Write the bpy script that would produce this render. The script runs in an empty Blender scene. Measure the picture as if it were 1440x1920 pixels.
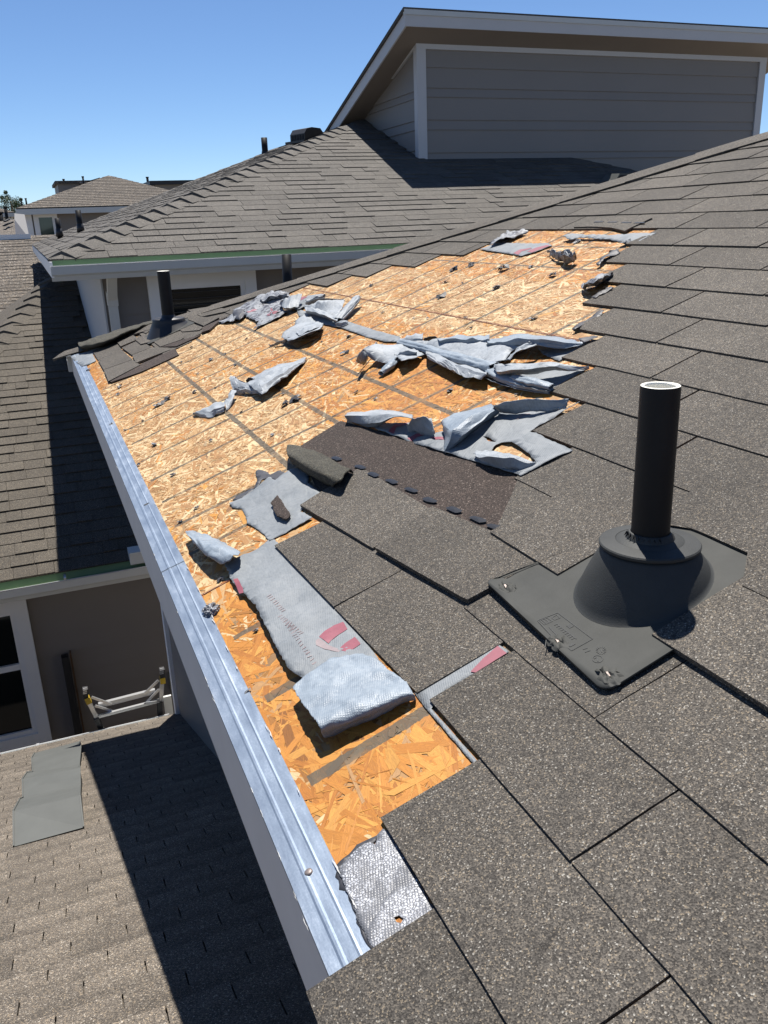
import bpy, bmesh, math, random
import numpy as np
from mathutils import Vector, Matrix, noise
from mathutils.geometry import delaunay_2d_cdt

random.seed(7)
rng = np.random.default_rng(7)
R = math.radians
sc = bpy.context.scene
C = sc.collection

# ------------------------------------------------------------------ camera
YAW, PIT, ROLL = R(21.4496), R(18.9605), R(-2.1697)
FPX = 1591.34
CAM = Vector((-0.16345, 0.0, 0.74131))
fw = Vector((math.sin(YAW)*math.cos(PIT), math.cos(YAW)*math.cos(PIT), -math.sin(PIT)))
rt = Vector((math.cos(YAW), -math.sin(YAW), 0))
up = rt.cross(fw)
rt, up = math.cos(ROLL)*rt + math.sin(ROLL)*up, -math.sin(ROLL)*rt + math.cos(ROLL)*up
cd = bpy.data.cameras.new('camera')
cam = bpy.data.objects.new('camera', cd); C.objects.link(cam)
cam.matrix_world = Matrix(((rt.x, up.x, -fw.x, CAM.x), (rt.y, up.y, -fw.y, CAM.y), (rt.z, up.z, -fw.z, CAM.z), (0, 0, 0, 1)))
cd.sensor_fit = 'VERTICAL'; cd.sensor_height = 36.0; cd.lens = FPX/1920*36.0
cd.clip_start = 0.02; cd.clip_end = 3000
sc.camera = cam

# ------------------------------------------------------------------ sky, sun, exposure
SUN = Vector((0.125, 0.345, 0.93)).normalized()
w = bpy.data.worlds.new('World'); sc.world = w; w.use_nodes = True
wn = w.node_tree
bg = wn.nodes['Background']
sky = wn.nodes.new('ShaderNodeTexSky'); sky.sky_type = 'NISHITA'; sky.sun_disc = False
sky.sun_elevation = math.asin(SUN.z); sky.sun_rotation = math.atan2(SUN.x, SUN.y)
sky.altitude = 500; sky.air_density = 0.75; sky.dust_density = 0.0; sky.ozone_density = 7.5
wn.links.new(sky.outputs[0], bg.inputs[0]); bg.inputs[1].default_value = 0.068
sl = bpy.data.lights.new('sun', 'SUN'); sl.energy = 5.0; sl.angle = R(0.53); sl.color = (1.0, 0.955, 0.89)
so = bpy.data.objects.new('sun', sl); C.objects.link(so)
so.rotation_euler = SUN.to_track_quat('Z', 'Y').to_euler(); so.location = SUN*40
sc.view_settings.view_transform = 'Standard'; sc.view_settings.look = 'None'
sc.view_settings.exposure = 0.9; sc.view_settings.gamma = 1.0; sc.view_settings.use_curve_mapping = False
sc.cycles.max_bounces = 6; sc.cycles.diffuse_bounces = 3; sc.cycles.glossy_bounces = 3

# ------------------------------------------------------------------ photo geometry helpers
def ray(x, y):
    return rt*((x-720)/FPX) + up*(-(y-960)/FPX) + fw
def onY(x, y, Y):
    d = ray(x, y); return CAM + d*((Y-CAM.y)/d.y)
def onX(x, y, X):
    d = ray(x, y); return CAM + d*((X-CAM.x)/d.x)
def onZ(x, y, Z):
    d = ray(x, y); return CAM + d*((Z-CAM.z)/d.z)
def onP(x, y, p0, n):
    d = ray(x, y); return CAM + d*(n.dot(p0-CAM)/n.dot(d))
def proj(p):
    q = p-CAM; z = q.dot(fw)
    if z < 0.05: return None
    return 720+FPX*q.dot(rt)/z, 960-FPX*q.dot(up)/z
PITCH = R(19.688)
U = Vector((math.cos(PITCH), 0, math.sin(PITCH))); NR = Vector((-math.sin(PITCH), 0, math.cos(PITCH)))
ROOFM = Matrix.Rotation(-PITCH, 4, 'Y')        # roof frame: x up the slope, y along the eave, z normal
def rp(x, y, h=0.0):
    p = onP(x, y, NR*h, NR); return (p.dot(U), p.y, h)
CROPS = {'A': (380, 460, 4.0), 'B': (640, 580, 3.0), 'C': (780, 380, 3.1304), 'D': (340, 640, 5.538), 'E': (400, 860, 4.5),
         '5': (250, 850, 2.0571), '8': (440, 1350, 2.4), '3': (100, 500, 2.4), '6': (100, 560, 4.0), '1': (0, 0, 1.0), 'L': (130, 1230, 6.0), 'V': (860, 680, 2.4828), 'F': (600, 400, 2.25)}
def cp(c, x, y):
    a, b, s = CROPS[c]; return a+x/s, b+y/s

# ------------------------------------------------------------------ mesh helpers
class MB:
    def __init__(self): self.v = []; self.f = []; self.m = []
    def add(self, vs, fs, mi=0):
        b = len(self.v); self.v += [tuple(p) for p in vs]
        self.f += [tuple(i+b for i in q) for q in fs]; self.m += [mi]*len(fs)
    def box(self, x0, x1, y0, y1, z0, z1, mi=0):
        vs = [(x, y, z) for z in (z0, z1) for y in (y0, y1) for x in (x0, x1)]
        self.add(vs, [(0, 2, 3, 1), (4, 5, 7, 6), (0, 1, 5, 4), (2, 6, 7, 3), (0, 4, 6, 2), (1, 3, 7, 5)], mi)
    def bar(self, a, b, wd, ht, mi=0, side=None):
        a = Vector(a); b = Vector(b); d = (b-a).normalized()
        s = side if side else (Vector((0, 0, 1)) if abs(d.z) < .9 else Vector((0, 1, 0)))
        x = d.cross(s).normalized()*wd/2; y = x.cross(d).normalized()*ht/2
        vs = [p+i*x+j*y for p in (a, b) for i, j in ((-1, -1), (1, -1), (1, 1), (-1, 1))]
        self.add(vs, [(0, 1, 2, 3), (7, 6, 5, 4), (0, 4, 5, 1), (1, 5, 6, 2), (2, 6, 7, 3), (3, 7, 4, 0)], mi)
    def prof(self, pts, dirv, a, b, mi=0, closed=True):
        # profile (list of Vectors in a plane) swept from a*dir to b*dir
        n = len(pts); vs = [Vector(p)+dirv*a for p in pts] + [Vector(p)+dirv*b for p in pts]
        rngi = range(n) if closed else range(n-1)
        fs = [(i, (i+1) % n, n+(i+1) % n, n+i) for i in rngi]
        if closed: fs += [tuple(range(n-1, -1, -1)), tuple(range(n, 2*n))]
        self.add(vs, fs, mi)
    def tube(self, path, rads, n=20, mi=0, cap=True):
        path = [Vector(p) for p in path]; vs = []; fs = []
        for i, p in enumerate(path):
            d = (path[min(i+1, len(path)-1)]-path[max(i-1, 0)]).normalized()
            s = Vector((1, 0, 0)) if abs(d.x) < .9 else Vector((0, 1, 0))
            x = d.cross(s).normalized(); y = d.cross(x)
            for k in range(n):
                a = 2*math.pi*k/n; vs.append(p+(x*math.cos(a)+y*math.sin(a))*rads[i])
        for i in range(len(path)-1):
            for k in range(n):
                fs.append((i*n+k, i*n+(k+1) % n, (i+1)*n+(k+1) % n, (i+1)*n+k))
        if cap:
            fs.append(tuple(range(n-1, -1, -1))); fs.append(tuple((len(path)-1)*n+k for k in range(n)))
        self.add(vs, fs, mi)
    def rings(self, rings, mi=0, close_last=False):
        n = len(rings[0]); vs = [p for r in rings for p in r]; fs = []
        for i in range(len(rings)-1):
            for k in range(n): fs.append((i*n+k, i*n+(k+1) % n, (i+1)*n+(k+1) % n, (i+1)*n+k))
        if close_last: fs.append(tuple((len(rings)-1)*n+k for k in range(n)))
        self.add(vs, fs, mi)
    def mesh(self, name, mats, smooth=False):
        me = bpy.data.meshes.new(name); me.from_pydata([tuple(p) for p in self.v], [], self.f)
        for m in (mats if isinstance(mats, (list, tuple)) else [mats]): me.materials.append(m)
        me.polygons.foreach_set('material_index', self.m)
        if smooth: me.polygons.foreach_set('use_smooth', [True]*len(self.f))
        me.update(); return me
    def build(self, name, mats, parent=None, smooth=False):
        return link(name, self.mesh(name, mats, smooth), parent)
def link(name, me, parent=None):
    o = bpy.data.objects.new(name, me); C.objects.link(o)
    if parent is not None:
        o.parent = parent
        if parent.type == 'EMPTY': o.matrix_parent_inverse = Matrix.Translation(-parent.location)
    return o
def tag(o, label, cat, group=None, kind=None):
    if label: o['label'] = label
    if cat: o['category'] = cat
    if group: o['group'] = group
    if kind: o['kind'] = kind
    return o
def empty(name, loc, label, cat, group=None):
    o = bpy.data.objects.new(name, None); C.objects.link(o); o.location = loc; o.empty_display_size = .2
    return tag(o, label, cat, group)
def autosmooth(o, ang=40):
    me = o.data
    me.polygons.foreach_set('use_smooth', [True]*len(me.polygons))
    bm = bmesh.new(); bm.from_mesh(me)
    for e in bm.edges:
        if len(e.link_faces) == 2 and e.calc_face_angle(0) > R(ang): e.smooth = False
    bm.to_mesh(me); bm.free()
def nz(x, y, z=0.0): return noise.noise(Vector((x, y, z)))

# ------------------------------------------------------------------ materials
def newmat(name):
    m = bpy.data.materials.new(name); m.use_nodes = True
    return m, m.node_tree, m.node_tree.nodes['Principled BSDF']
def nd(t, kind, **kw):
    n = t.nodes.new(kind)
    for k, v in kw.items(): setattr(n, k, v)
    return n
def ramp(t, fac, stops, interp='LINEAR'):
    r = nd(t, 'ShaderNodeValToRGB'); r.color_ramp.interpolation = interp
    e = r.color_ramp.elements
    while len(e) < len(stops): e.new(0.5)
    for i, (p, c) in enumerate(stops):
        e[i].position = p; e[i].color = (*c, 1) if len(c) == 3 else c
    t.links.new(fac, r.inputs[0]); return r.outputs[0]
def mth(t, op, a, b=None, c=None, clamp=False):
    n = nd(t, 'ShaderNodeMath', operation=op); n.use_clamp = clamp
    for i, x in enumerate((a, b, c)):
        if x is None: continue
        if isinstance(x, (int, float)): n.inputs[i].default_value = x
        else: t.links.new(x, n.inputs[i])
    return n.outputs[0]
def mixc(t, fac, a, b, mode='MIX'):
    n = nd(t, 'ShaderNodeMix', data_type='RGBA', blend_type=mode)
    for i, x in ((0, fac), (6, a), (7, b)):
        if isinstance(x, (int, float)): n.inputs[i].default_value = x
        elif isinstance(x, tuple): n.inputs[i].default_value = (*x, 1)
        else: t.links.new(x, n.inputs[i])
    return n.outputs[2]
def noi(t, vec, scale, detail=3, rough=.55):
    n = nd(t, 'ShaderNodeTexNoise'); n.inputs['Scale'].default_value = scale; n.inputs['Detail'].default_value = detail
    n.inputs['Roughness'].default_value = rough
    if vec is not None: t.links.new(vec, n.inputs['Vector'])
    return n.outputs['Fac']
def bump(t, h, strength, dist):
    b = nd(t, 'ShaderNodeBump'); b.inputs['Strength'].default_value = strength; b.inputs['Distance'].default_value = dist
    t.links.new(h, b.inputs['Height']); return b.outputs[0]

def granule(name, stops, scale=430, tone=1.0, tint=(1, 1, 1), blotch=.25, band=0.0):
    tone *= .56
    m, t, p = newmat(name)
    pos = nd(t, 'ShaderNodeNewGeometry')
    oi = nd(t, 'ShaderNodeObjectInfo')
    v = nd(t, 'ShaderNodeTexVoronoi'); v.inputs['Scale'].default_value = scale
    t.links.new(pos.outputs['Position'], v.inputs['Vector'])
    sep = nd(t, 'ShaderNodeSeparateColor'); t.links.new(v.outputs['Color'], sep.inputs[0])
    c = ramp(t, sep.outputs[0], stops, 'CONSTANT')
    rnd = mth(t, 'FRACT', mth(t, 'ADD', oi.outputs['Random'], pos.outputs['Random Per Island']))
    per = mth(t, 'MULTIPLY_ADD', rnd, .26, .87)
    big = mth(t, 'MULTIPLY_ADD', noi(t, pos.outputs['Position'], 5.0, 4, .6), 2*blotch, 1-blotch)
    fine = mth(t, 'MULTIPLY_ADD', noi(t, pos.outputs['Position'], 60.0, 3, .7), .5, .75)
    k = mth(t, 'MULTIPLY', mth(t, 'MULTIPLY', per, big), mth(t, 'MULTIPLY', fine, tone))
    # scuffs where granules have worn off, and dusty streaks
    scuff = ramp(t, noi(t, pos.outputs['Position'], 23.0, 6, .72), [(.60, (1, 1, 1)), (.68, (.70, .70, .70))])
    dust = ramp(t, noi(t, pos.outputs['Position'], 2.1, 5, .65), [(.40, (1, 1, 1)), (.66, (1.0 + blotch * .9,)*3)])
    k = mth(t, 'MULTIPLY', k, mth(t, 'MULTIPLY', scuff, dust))
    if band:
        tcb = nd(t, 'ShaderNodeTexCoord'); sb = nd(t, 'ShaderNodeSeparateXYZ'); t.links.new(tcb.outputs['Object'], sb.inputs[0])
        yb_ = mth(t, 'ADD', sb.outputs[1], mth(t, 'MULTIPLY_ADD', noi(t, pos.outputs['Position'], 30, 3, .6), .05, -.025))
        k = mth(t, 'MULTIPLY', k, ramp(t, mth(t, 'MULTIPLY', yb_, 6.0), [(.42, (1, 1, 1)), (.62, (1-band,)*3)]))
    cc = nd(t, 'ShaderNodeCombineColor')
    for i in range(3): t.links.new(mth(t, 'MULTIPLY', k, tint[i]), cc.inputs[i])
    col = mixc(t, 1.0, c, cc.outputs[0], 'MULTIPLY')
    t.links.new(col, p.inputs['Base Color'])
    p.inputs['Roughness'].default_value = .85; p.inputs['Specular IOR Level'].default_value = .3
    t.links.new(bump(t, v.outputs['Distance'], .55, .0012), p.inputs['Normal'])
    return m
GST = [(0, (.060, .054, .048)), (.25, (.098, .089, .079)), (.52, (.150, .136, .120)), (.78, (.215, .190, .160)), (.92, (.33, .275, .205)), (.97, (.46, .44, .40))]
M_SH = granule('asphalt_shingle', GST, 640, .82, (1.0, .985, .955))
M_HEAD = granule('shingle_headlap', [(0, (.05, .038, .032)), (.35, (.085, .066, .056)), (.65, (.135, .108, .094)), (.88, (.2, .17, .15)), (.97, (.4, .37, .34))], 460, .50, (1.08, .95, .88))
M_CURL = granule('shingle_curl', GST, 600, .58, (.93, .97, .86))
M_SHN = granule('neighbour_shingle', GST, 420, 1.0, (.97, .985, 1.0), .15)
M_SHL = granule('wing_shingle', GST, 420, .80, (1.03, .98, .88), .15)
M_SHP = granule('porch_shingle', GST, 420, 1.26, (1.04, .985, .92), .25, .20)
M_FARSH = granule('far_shingle', GST, 60, 1.0, (1.04, .98, .93), .2)

def plain(name, col, rough=.6, metal=0.0, var=.12, scale=6.0, bmp=0.0, bscale=60, spec=.5, coat=None):
    m, t, p = newmat(name)
    tc = nd(t, 'ShaderNodeNewGeometry')
    n = noi(t, tc.outputs['Position'], scale, 5, .6)
    k = mth(t, 'MULTIPLY_ADD', n, 2*var, 1-var)
    cc = nd(t, 'ShaderNodeCombineColor')
    for i in range(3): t.links.new(mth(t, 'MULTIPLY', k, col[i]), cc.inputs[i])
    t.links.new(cc.outputs[0], p.inputs['Base Color'])
    p.inputs['Roughness'].default_value = rough; p.inputs['Metallic'].default_value = metal
    p.inputs['Specular IOR Level'].default_value = spec
    if bmp: t.links.new(bump(t, noi(t, tc.outputs['Position'], bscale, 4, .6), bmp, .002), p.inputs['Normal'])
    return m
M_TARSHADE = plain('tar_and_slope_shade', (.034, .034, .039), .55, 0, .5, 70, .4, 120)  # tar pieces; the same near-black also paints shade on a far roof slope
M_FASCIA = plain('fascia_paint', (.56, .555, .545), .55, 0, .10, 9, .05, 90)
M_TRIM = plain('white_trim', (.78, .775, .76), .5, 0, .08, 4)
M_DTRIM = plain('dormer_trim', (.44, .44, .45), .5, 0, .06, 3)
M_GUT = plain('gutter_paint', (.46, .475, .47), .4, 0, .08, 5)
M_GUTW = plain('gutter_light', (.55, .55, .52), .4, 0, .08, 5)
M_GREEN = plain('green_metal', (.14, .235, .105), .5, 0, .2, 5)
M_LIP = plain('gutter_lip', (.6, .61, .62), .25, .6, .05, 5)
M_SIDE = plain('dark_siding', (.19, .176, .164), .55, 0, .06, 1.3, .06, 45)
M_WALL = plain('beige_siding', (.20, .178, .158), .6, 0, .08, 1.3, .06, 45)
M_WALLW = plain('light_siding', (.44, .45, .47), .6, 0, .06, 1.3)
M_SOFF = plain('soffit', (.20, .17, .145), .7, 0, .1, 2)
M_PIPE = plain('black_pipe', (.009, .009, .010), .5, 0, .45, 22, .06, 150, .22)
M_PVC = plain('pvc', (.78, .76, .68), .4, 0, .06, 30)
M_BOOT = plain('rubber_boot', (.042, .0435, .0425), .6, 0, .28, 18, .2, 520, .2)
M_FLANGE = plain('flange_plastic', (.050, .051, .0475), .62, 0, .25, 20, .1, 200, .12)
M_VENTG = plain('vent_paint', (.085, .089, .085), .6, 0, .2, 8, .03, 60, .2)
M_ALU = plain('aluminium', (.68, .69, .70), .3, .85, .08, 30)
M_YEL = plain('yellow_plastic', (.42, .28, .02), .4, 0, .1, 30)
M_BLK = plain('black_rubber', (.014, .014, .016), .5, 0, .3, 20)
M_RUST = plain('rusty_brown', (.10, .05, .022), .8, 0, .5, 25)
M_DARK = plain('dark_recess', (.01, .01, .012), .8, 0, .2, 5)
M_BOX = plain('utility_box', (.20, .185, .12), .5, 0, .1, 5)
M_RED = plain('red_edge_paint', (.12, .02, .012), .7, 0, .4, 60)
M_NAIL = plain('nail_head', (.24, .20, .18), .45, .6, .3, 90)
M_PRINT = plain('red_print', (.20, .05, .07), .55, 0, .25, 120)
M_PRINTF = plain('faint_red_print', (.19, .15, .155), .55, 0, .25, 120)
M_RESID = plain('sealant_residue', (.36, .36, .35), .6, 0, .15, 60)
M_GROUND = plain('ground', (.16, .14, .11), .9, 0, .3, 1.0)
M_BLIND = plain('blind_slat', (.05, .05, .05), .6, 0, .2, 5)
M_LEAF = plain('leaf', (.03, .058, .015), .6, 0, .45, 3)
M_BARK = plain('bark', (.09, .065, .045), .9, 0, .3, 8)
def glass(name, col):
    m, t, p = newmat(name); p.inputs['Base Color'].default_value = (*col, 1); p.inputs['Roughness'].default_value = .04
    p.inputs['Specular IOR Level'].default_value = .6; return m
M_GLASS = glass('window_glass', (.03, .055, .05)); M_GLASSD = glass('dark_glass', (.010, .012, .012)); M_GLASSD.node_tree.nodes['Principled BSDF'].inputs['Specular IOR Level'].default_value = .3

def galvanised():
    m, t, p = newmat('galvanised')
    tc = nd(t, 'ShaderNodeTexCoord')
    mp = nd(t, 'ShaderNodeMapping'); mp.inputs['Scale'].default_value = (1, .25, 1); t.links.new(tc.outputs['Object'], mp.inputs[0])
    a = noi(t, mp.outputs[0], 45, 5, .65); b = noi(t, tc.outputs['Object'], 300, 3, .6); c = noi(t, mp.outputs[0], 9, 3, .5)
    k = mth(t, 'ADD', mth(t, 'MULTIPLY', a, .45), mth(t, 'ADD', mth(t, 'MULTIPLY', b, .25), mth(t, 'MULTIPLY', c, .3)))
    t.links.new(ramp(t, k, [(.32, (.16, .20, .26)), (.52, (.235, .285, .355)), (.68, (.38, .43, .50))]), p.inputs['Base Color'])
    p.inputs['Metallic'].default_value = .62
    t.links.new(mth(t, 'MULTIPLY_ADD', a, .35, .30), p.inputs['Roughness'])
    t.links.new(bump(t, mth(t, 'ADD', a, mth(t, 'MULTIPLY', c, 2.0)), .25, .002), p.inputs['Normal'])
    return m
M_GALV = galvanised()

def membrane(name, ca, cb, rough, tarry=0.0, silver=0.0, gloss=.3):
    ca = tuple(x*.48 for x in ca); cb = tuple(x*.48 for x in cb)
    m, t, p = newmat(name)
    tc = nd(t, 'ShaderNodeTexCoord')
    w1 = nd(t, 'ShaderNodeTexWave'); w1.inputs['Scale'].default_value = 95; w1.inputs['Distortion'].default_value = 2.5; w1.inputs['Detail'].default_value = 2
    mp = nd(t, 'ShaderNodeMapping'); mp.inputs['Rotation'].default_value = (0, 0, .35); t.links.new(tc.outputs['Object'], mp.inputs[0]); t.links.new(mp.outputs[0], w1.inputs[0])
    w2 = nd(t, 'ShaderNodeTexWave'); w2.inputs['Scale'].default_value = 95; w2.inputs['Distortion'].default_value = 2.5
    mp2 = nd(t, 'ShaderNodeMapping'); mp2.inputs['Rotation'].default_value = (0, 0, .35+math.pi/2); t.links.new(tc.outputs['Object'], mp2.inputs[0]); t.links.new(mp2.outputs[0], w2.inputs[0])
    weave = mth(t, 'MULTIPLY', w1.outputs['Fac'], w2.outputs['Fac'])
    n1 = noi(t, tc.outputs['Object'], 14, 5, .6); n2 = noi(t, tc.outputs['Object'], 110, 4, .65)
    c = ramp(t, mth(t, 'ADD', mth(t, 'MULTIPLY', n1, .65), mth(t, 'MULTIPLY', n2, .35)), [(.36, ca), (.64, cb)])
    c = mixc(t, mth(t, 'MULTIPLY', weave, .22), c, tuple(min(1, x*1.25) for x in cb))
    dirt = ramp(t, n2, [(.26, (1, 1, 1)), (.33, (0, 0, 0))])
    c = mixc(t, mth(t, 'MULTIPLY', dirt, .55), c, (.10, .10, .10))
    if tarry:
        tn = noi(t, tc.outputs['Object'], 38, 6, .7)
        c = mixc(t, ramp(t, tn, [(.56-tarry*.1, (0, 0, 0)), (.60-tarry*.1, (1, 1, 1))]), c, (.05, .05, .06))
    if silver:
        vo = nd(t, 'ShaderNodeTexVoronoi', feature='DISTANCE_TO_EDGE'); vo.inputs['Scale'].default_value = 260; t.links.new(tc.outputs['Object'], vo.inputs['Vector'])
        crack = ramp(t, vo.outputs[0], [(.08, (0, 0, 0)), (.30, (1, 1, 1))])
        patch = ramp(t, noi(t, tc.outputs['Object'], 22, 4, .6), [(.42, (0, 0, 0)), (.55, (1, 1, 1))])
        c = mixc(t, mth(t, 'MULTIPLY', crack, patch), c, (.44, .455, .49))
    t.links.new(c, p.inputs['Base Color'])
    p.inputs['Specular IOR Level'].default_value = gloss
    t.links.new(mth(t, 'MULTIPLY_ADD', n2, .35, rough-.15), p.inputs['Roughness'])
    wp = nd(t, 'ShaderNodeTexNoise'); wp.inputs['Scale'].default_value = 9; t.links.new(tc.outputs['Object'], wp.inputs['Vector'])
    wv = nd(t, 'ShaderNodeVectorMath', operation='MULTIPLY_ADD'); t.links.new(wp.outputs['Color'], wv.inputs[0]); wv.inputs[1].default_value = (.09, .09, .09); t.links.new(tc.outputs['Object'], wv.inputs[2])
    vc = nd(t, 'ShaderNodeTexVoronoi', feature='DISTANCE_TO_EDGE'); vc.inputs['Scale'].default_value = 26; t.links.new(wv.outputs[0], vc.inputs['Vector'])
    ridge = mth(t, 'MINIMUM', vc.outputs[0], .16)
    b1 = nd(t, 'ShaderNodeBump'); b1.inputs['Strength'].default_value = .28; b1.inputs['Distance'].default_value = .010; t.links.new(ridge, b1.inputs['Height'])
    b2 = nd(t, 'ShaderNodeBump'); b2.inputs['Strength'].default_value = .35; b2.inputs['Distance'].default_value = .0022
    t.links.new(mth(t, 'ADD', mth(t, 'MULTIPLY', weave, .5), mth(t, 'ADD', n1, n2)), b2.inputs['Height']); t.links.new(b1.outputs[0], b2.inputs['Normal']); t.links.new(b2.outputs[0], p.inputs['Normal'])
    return m
M_MEM = membrane('underlayment_face', (.28, .31, .335), (.40, .43, .455), .55)
M_BACK = membrane('underlayment_back', (.33, .40, .48), (.48, .56, .64), .42, 0, 0, .35)
M_TORN = membrane('underlayment_torn', (.36, .39, .42), (.52, .54, .57), .5, .55)
M_SILV = membrane('underlayment_silver', (.17, .175, .19), (.30, .31, .34), .4, 0, 1, .5)
M_FLAP = membrane('underlayment_flap', (.38, .42, .46), (.60, .65, .70), .5, 0, 0, .3)

BL = [.94, 1.17, 1.40, 1.86, 2.07, 2.29, 2.52, 2.76, 3.02, 3.25, 3.48, 3.74, 3.95, 4.2]
def osb():
    m, t, p = newmat('osb_strand')
    at = nd(t, 'ShaderNodeAttribute', attribute_name='tone'); uv = nd(t, 'ShaderNodeAttribute', attribute_name='suv')
    tc = nd(t, 'ShaderNodeTexCoord')
    mp = nd(t, 'ShaderNodeMapping'); mp.inputs['Scale'].default_value = (9, 170, 40); t.links.new(uv.outputs['Vector'], mp.inputs[0])
    g = noi(t, mp.outputs[0], 1.0, 4, .6)
    mp2 = nd(t, 'ShaderNodeMapping'); mp2.inputs['Scale'].default_value = (30, 700, 40); t.links.new(uv.outputs['Vector'], mp2.inputs[0])
    g2 = noi(t, mp2.outputs[0], 1.0, 2, .5)
    k = mth(t, 'ADD', mth(t, 'MULTIPLY_ADD', g, 1.5, .22), mth(t, 'MULTIPLY_ADD', g2, .6, -.25))
    cc = nd(t, 'ShaderNodeCombineColor'); 
    for i in range(3): t.links.new(k, cc.inputs[i])
    c = mixc(t, 1.0, at.outputs['Color'], cc.outputs[0], 'MULTIPLY')
    # printed layout lines: flat ink, in roof coordinates
    sx = nd(t, 'ShaderNodeSeparateXYZ'); t.links.new(tc.outputs['Object'], sx.inputs[0])
    wob = mth(t, 'MULTIPLY_ADD', noi(t, tc.outputs['Object'], 40, 4, .7), .012, -.006)
    xx = mth(t, 'ADD', sx.outputs[0], wob); yy = mth(t, 'ADD', sx.outputs[1], wob)
    def line(co, c0, hw): return mth(t, 'LESS_THAN', mth(t, 'ABSOLUTE', mth(t, 'SUBTRACT', co, c0)), hw)
    tot = None
    for c0, hw in ((.417, .0085), (.615, .008), (.818, .008), (1.03, .005), (1.665, .005), (1.845, .005)):
        l = line(xx, c0, hw)
        tot = l if tot is None else mth(t, 'MAXIMUM', tot, l)
    for c0 in BL: tot = mth(t, 'MAXIMUM', tot, line(yy, c0, (.0085 if c0 > 1.3 else .012)))
    tot = mth(t, 'MULTIPLY', tot, mth(t, 'GREATER_THAN', sx.outputs[0], .088))
    fade = mth(t, 'MULTIPLY', ramp(t, noi(t, tc.outputs['Object'], 9, 4, .65), [(.30, (.45,)*3), (.50, (.95,)*3)]), ramp(t, g, [(.35, (.7,)*3), (.55, (1,)*3)]))
    c = mixc(t, mth(t, 'MULTIPLY', tot, fade), c, (.058, .052, .038))
    t.links.new(c, p.inputs['Base Color']); p.inputs['Roughness'].default_value = .62; p.inputs['Specular IOR Level'].default_value = .35
    t.links.new(bump(t, g, .3, .0012), p.inputs['Normal'])
    return m
M_OSB = osb()

# ------------------------------------------------------------------ generic shingle tiling for pitched faces
def clip(poly, n, d):
    # keep n.x*s+n.y*t <= d
    out = []
    for i in range(len(poly)):
        a = poly[i]; b = poly[(i+1) % len(poly)]
        da = n[0]*a[0]+n[1]*a[1]-d; db = n[0]*b[0]+n[1]*b[1]-d
        if da <= 0: out.append(a)
        if (da < 0 < db) or (db < 0 < da):
            k = da/(da-db); out.append((a[0]+(b[0]-a[0])*k, a[1]+(b[1]-a[1])*k))
    return out
def piece_mb(poly, t0, L, hb, h1=.0035):
    # poly in local coordinates, t measured from the butt
    def top(t): return h1+(hb-h1)*max(0, 1-(t-t0)/L)
    n = len(poly); mb = MB()
    vs = [(s, t, top(t)) for s, t in poly]+[(s, t, -.001) for s, t in poly]
    fs = [tuple(range(n))]+[(i, n+i, n+(i+1) % n, (i+1) % n) for i in range(n)]
    mb.add(vs, fs); return mb
def area2(p): return .5*sum(p[i][0]*p[(i+1) % len(p)][1]-p[(i+1) % len(p)][0]*p[i][1] for i in range(len(p)))
def tile(recs, Mf, s0, s1, t1, halfs, reject=None, expo=.143, widths=(.16, .22, .28, .34), thick=(.006, .012), mats=(M_SHN,), gap=.003, t0=0.0):
    row = 0; t = t0
    while t < t1:
        s = s0-random.random()*.3
        while s < s1:
            wi = random.choice(widths); hb = random.choice(thick)
            poly = [(s, t), (s+wi-gap, t), (s+wi-gap, t+expo+.012), (s, t+expo+.012)]
            full = True
            for n, d in halfs:
                q = clip(poly, n, d)
                if len(q) != len(poly) or any(abs(a[0]-b[0])+abs(a[1]-b[1]) > 1e-9 for a, b in zip(q, poly)): full = False
                poly = q
                if len(poly) < 3: break
            c = (s+wi/2, t+expo/2)
            if len(poly) >= 3 and abs(area2(poly)) > 2e-4 and not (reject and reject(*c)):
                recs.append(dict(poly=poly, s=s, t=t, w=wi, hb=hb, full=full, M=Mf, mat=random.choice(mats), expo=expo))
            s += wi
        t += expo; row += 1
HIP_A, HIP_B = (125.7, 659), (1440, 252)
def seen_area(r):
    pts = []
    for s, t in r['poly']:
        q = proj(r['M'] @ Vector((s, t, 0)))
        if q is None: return 0
        pts.append(q)
    cx = sum(p[0] for p in pts)/len(pts); cy = sum(p[1] for p in pts)/len(pts)
    if not (-10 < cx < 1450 and -10 < cy < 1930): return 0
    if r.get('hide') and r['hide'](cx, cy): return 0
    return abs(area2(pts))
_cache = {}
def emit(recs, part, name, limit=290, hide=None):
    for r in recs: r['hide'] = hide; r['a'] = seen_area(r)
    recs = sorted(recs, key=lambda r: -r['a']); rest = MB(); mats = []
    for i, r in enumerate(recs):
        loc = [(s-r['s'], t-r['t']) for s, t in r['poly']]
        if i < limit and r['a'] > 20:
            key = (r['w'], r['hb'], r['expo'], r['mat'].name)
            if r['full'] and key in _cache: me = _cache[key]
            else:
                me = piece_mb(loc, 0, r['expo'], r['hb']).mesh(name, r['mat'])
                if r['full']: _cache[key] = me
            o = link(name, me, part); o.matrix_basis = r['M'] @ Matrix.Translation((r['s'], r['t'], random.random()*.0008))
        else:
            mb = piece_mb(r['poly'], r['t'], r['expo'], r['hb'])
            if r['mat'] not in mats: mats.append(r['mat'])
            rest.add([r['M'] @ Vector(v) for v in mb.v], mb.f, mats.index(r['mat']))
    if rest.v:
        o = rest.build(name+'_field', mats, part); o['kind'] = 'stuff'
def frame(o, ex, ey):
    ex = Vector(ex).normalized(); ey = Vector(ey).normalized(); n = ex.cross(ey); o = Vector(o)
    return Matrix(((ex.x, ey.x, n.x, o.x), (ex.y, ey.y, n.y, o.y), (ex.z, ey.z, n.z, o.z), (0, 0, 0, 1)))
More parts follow.
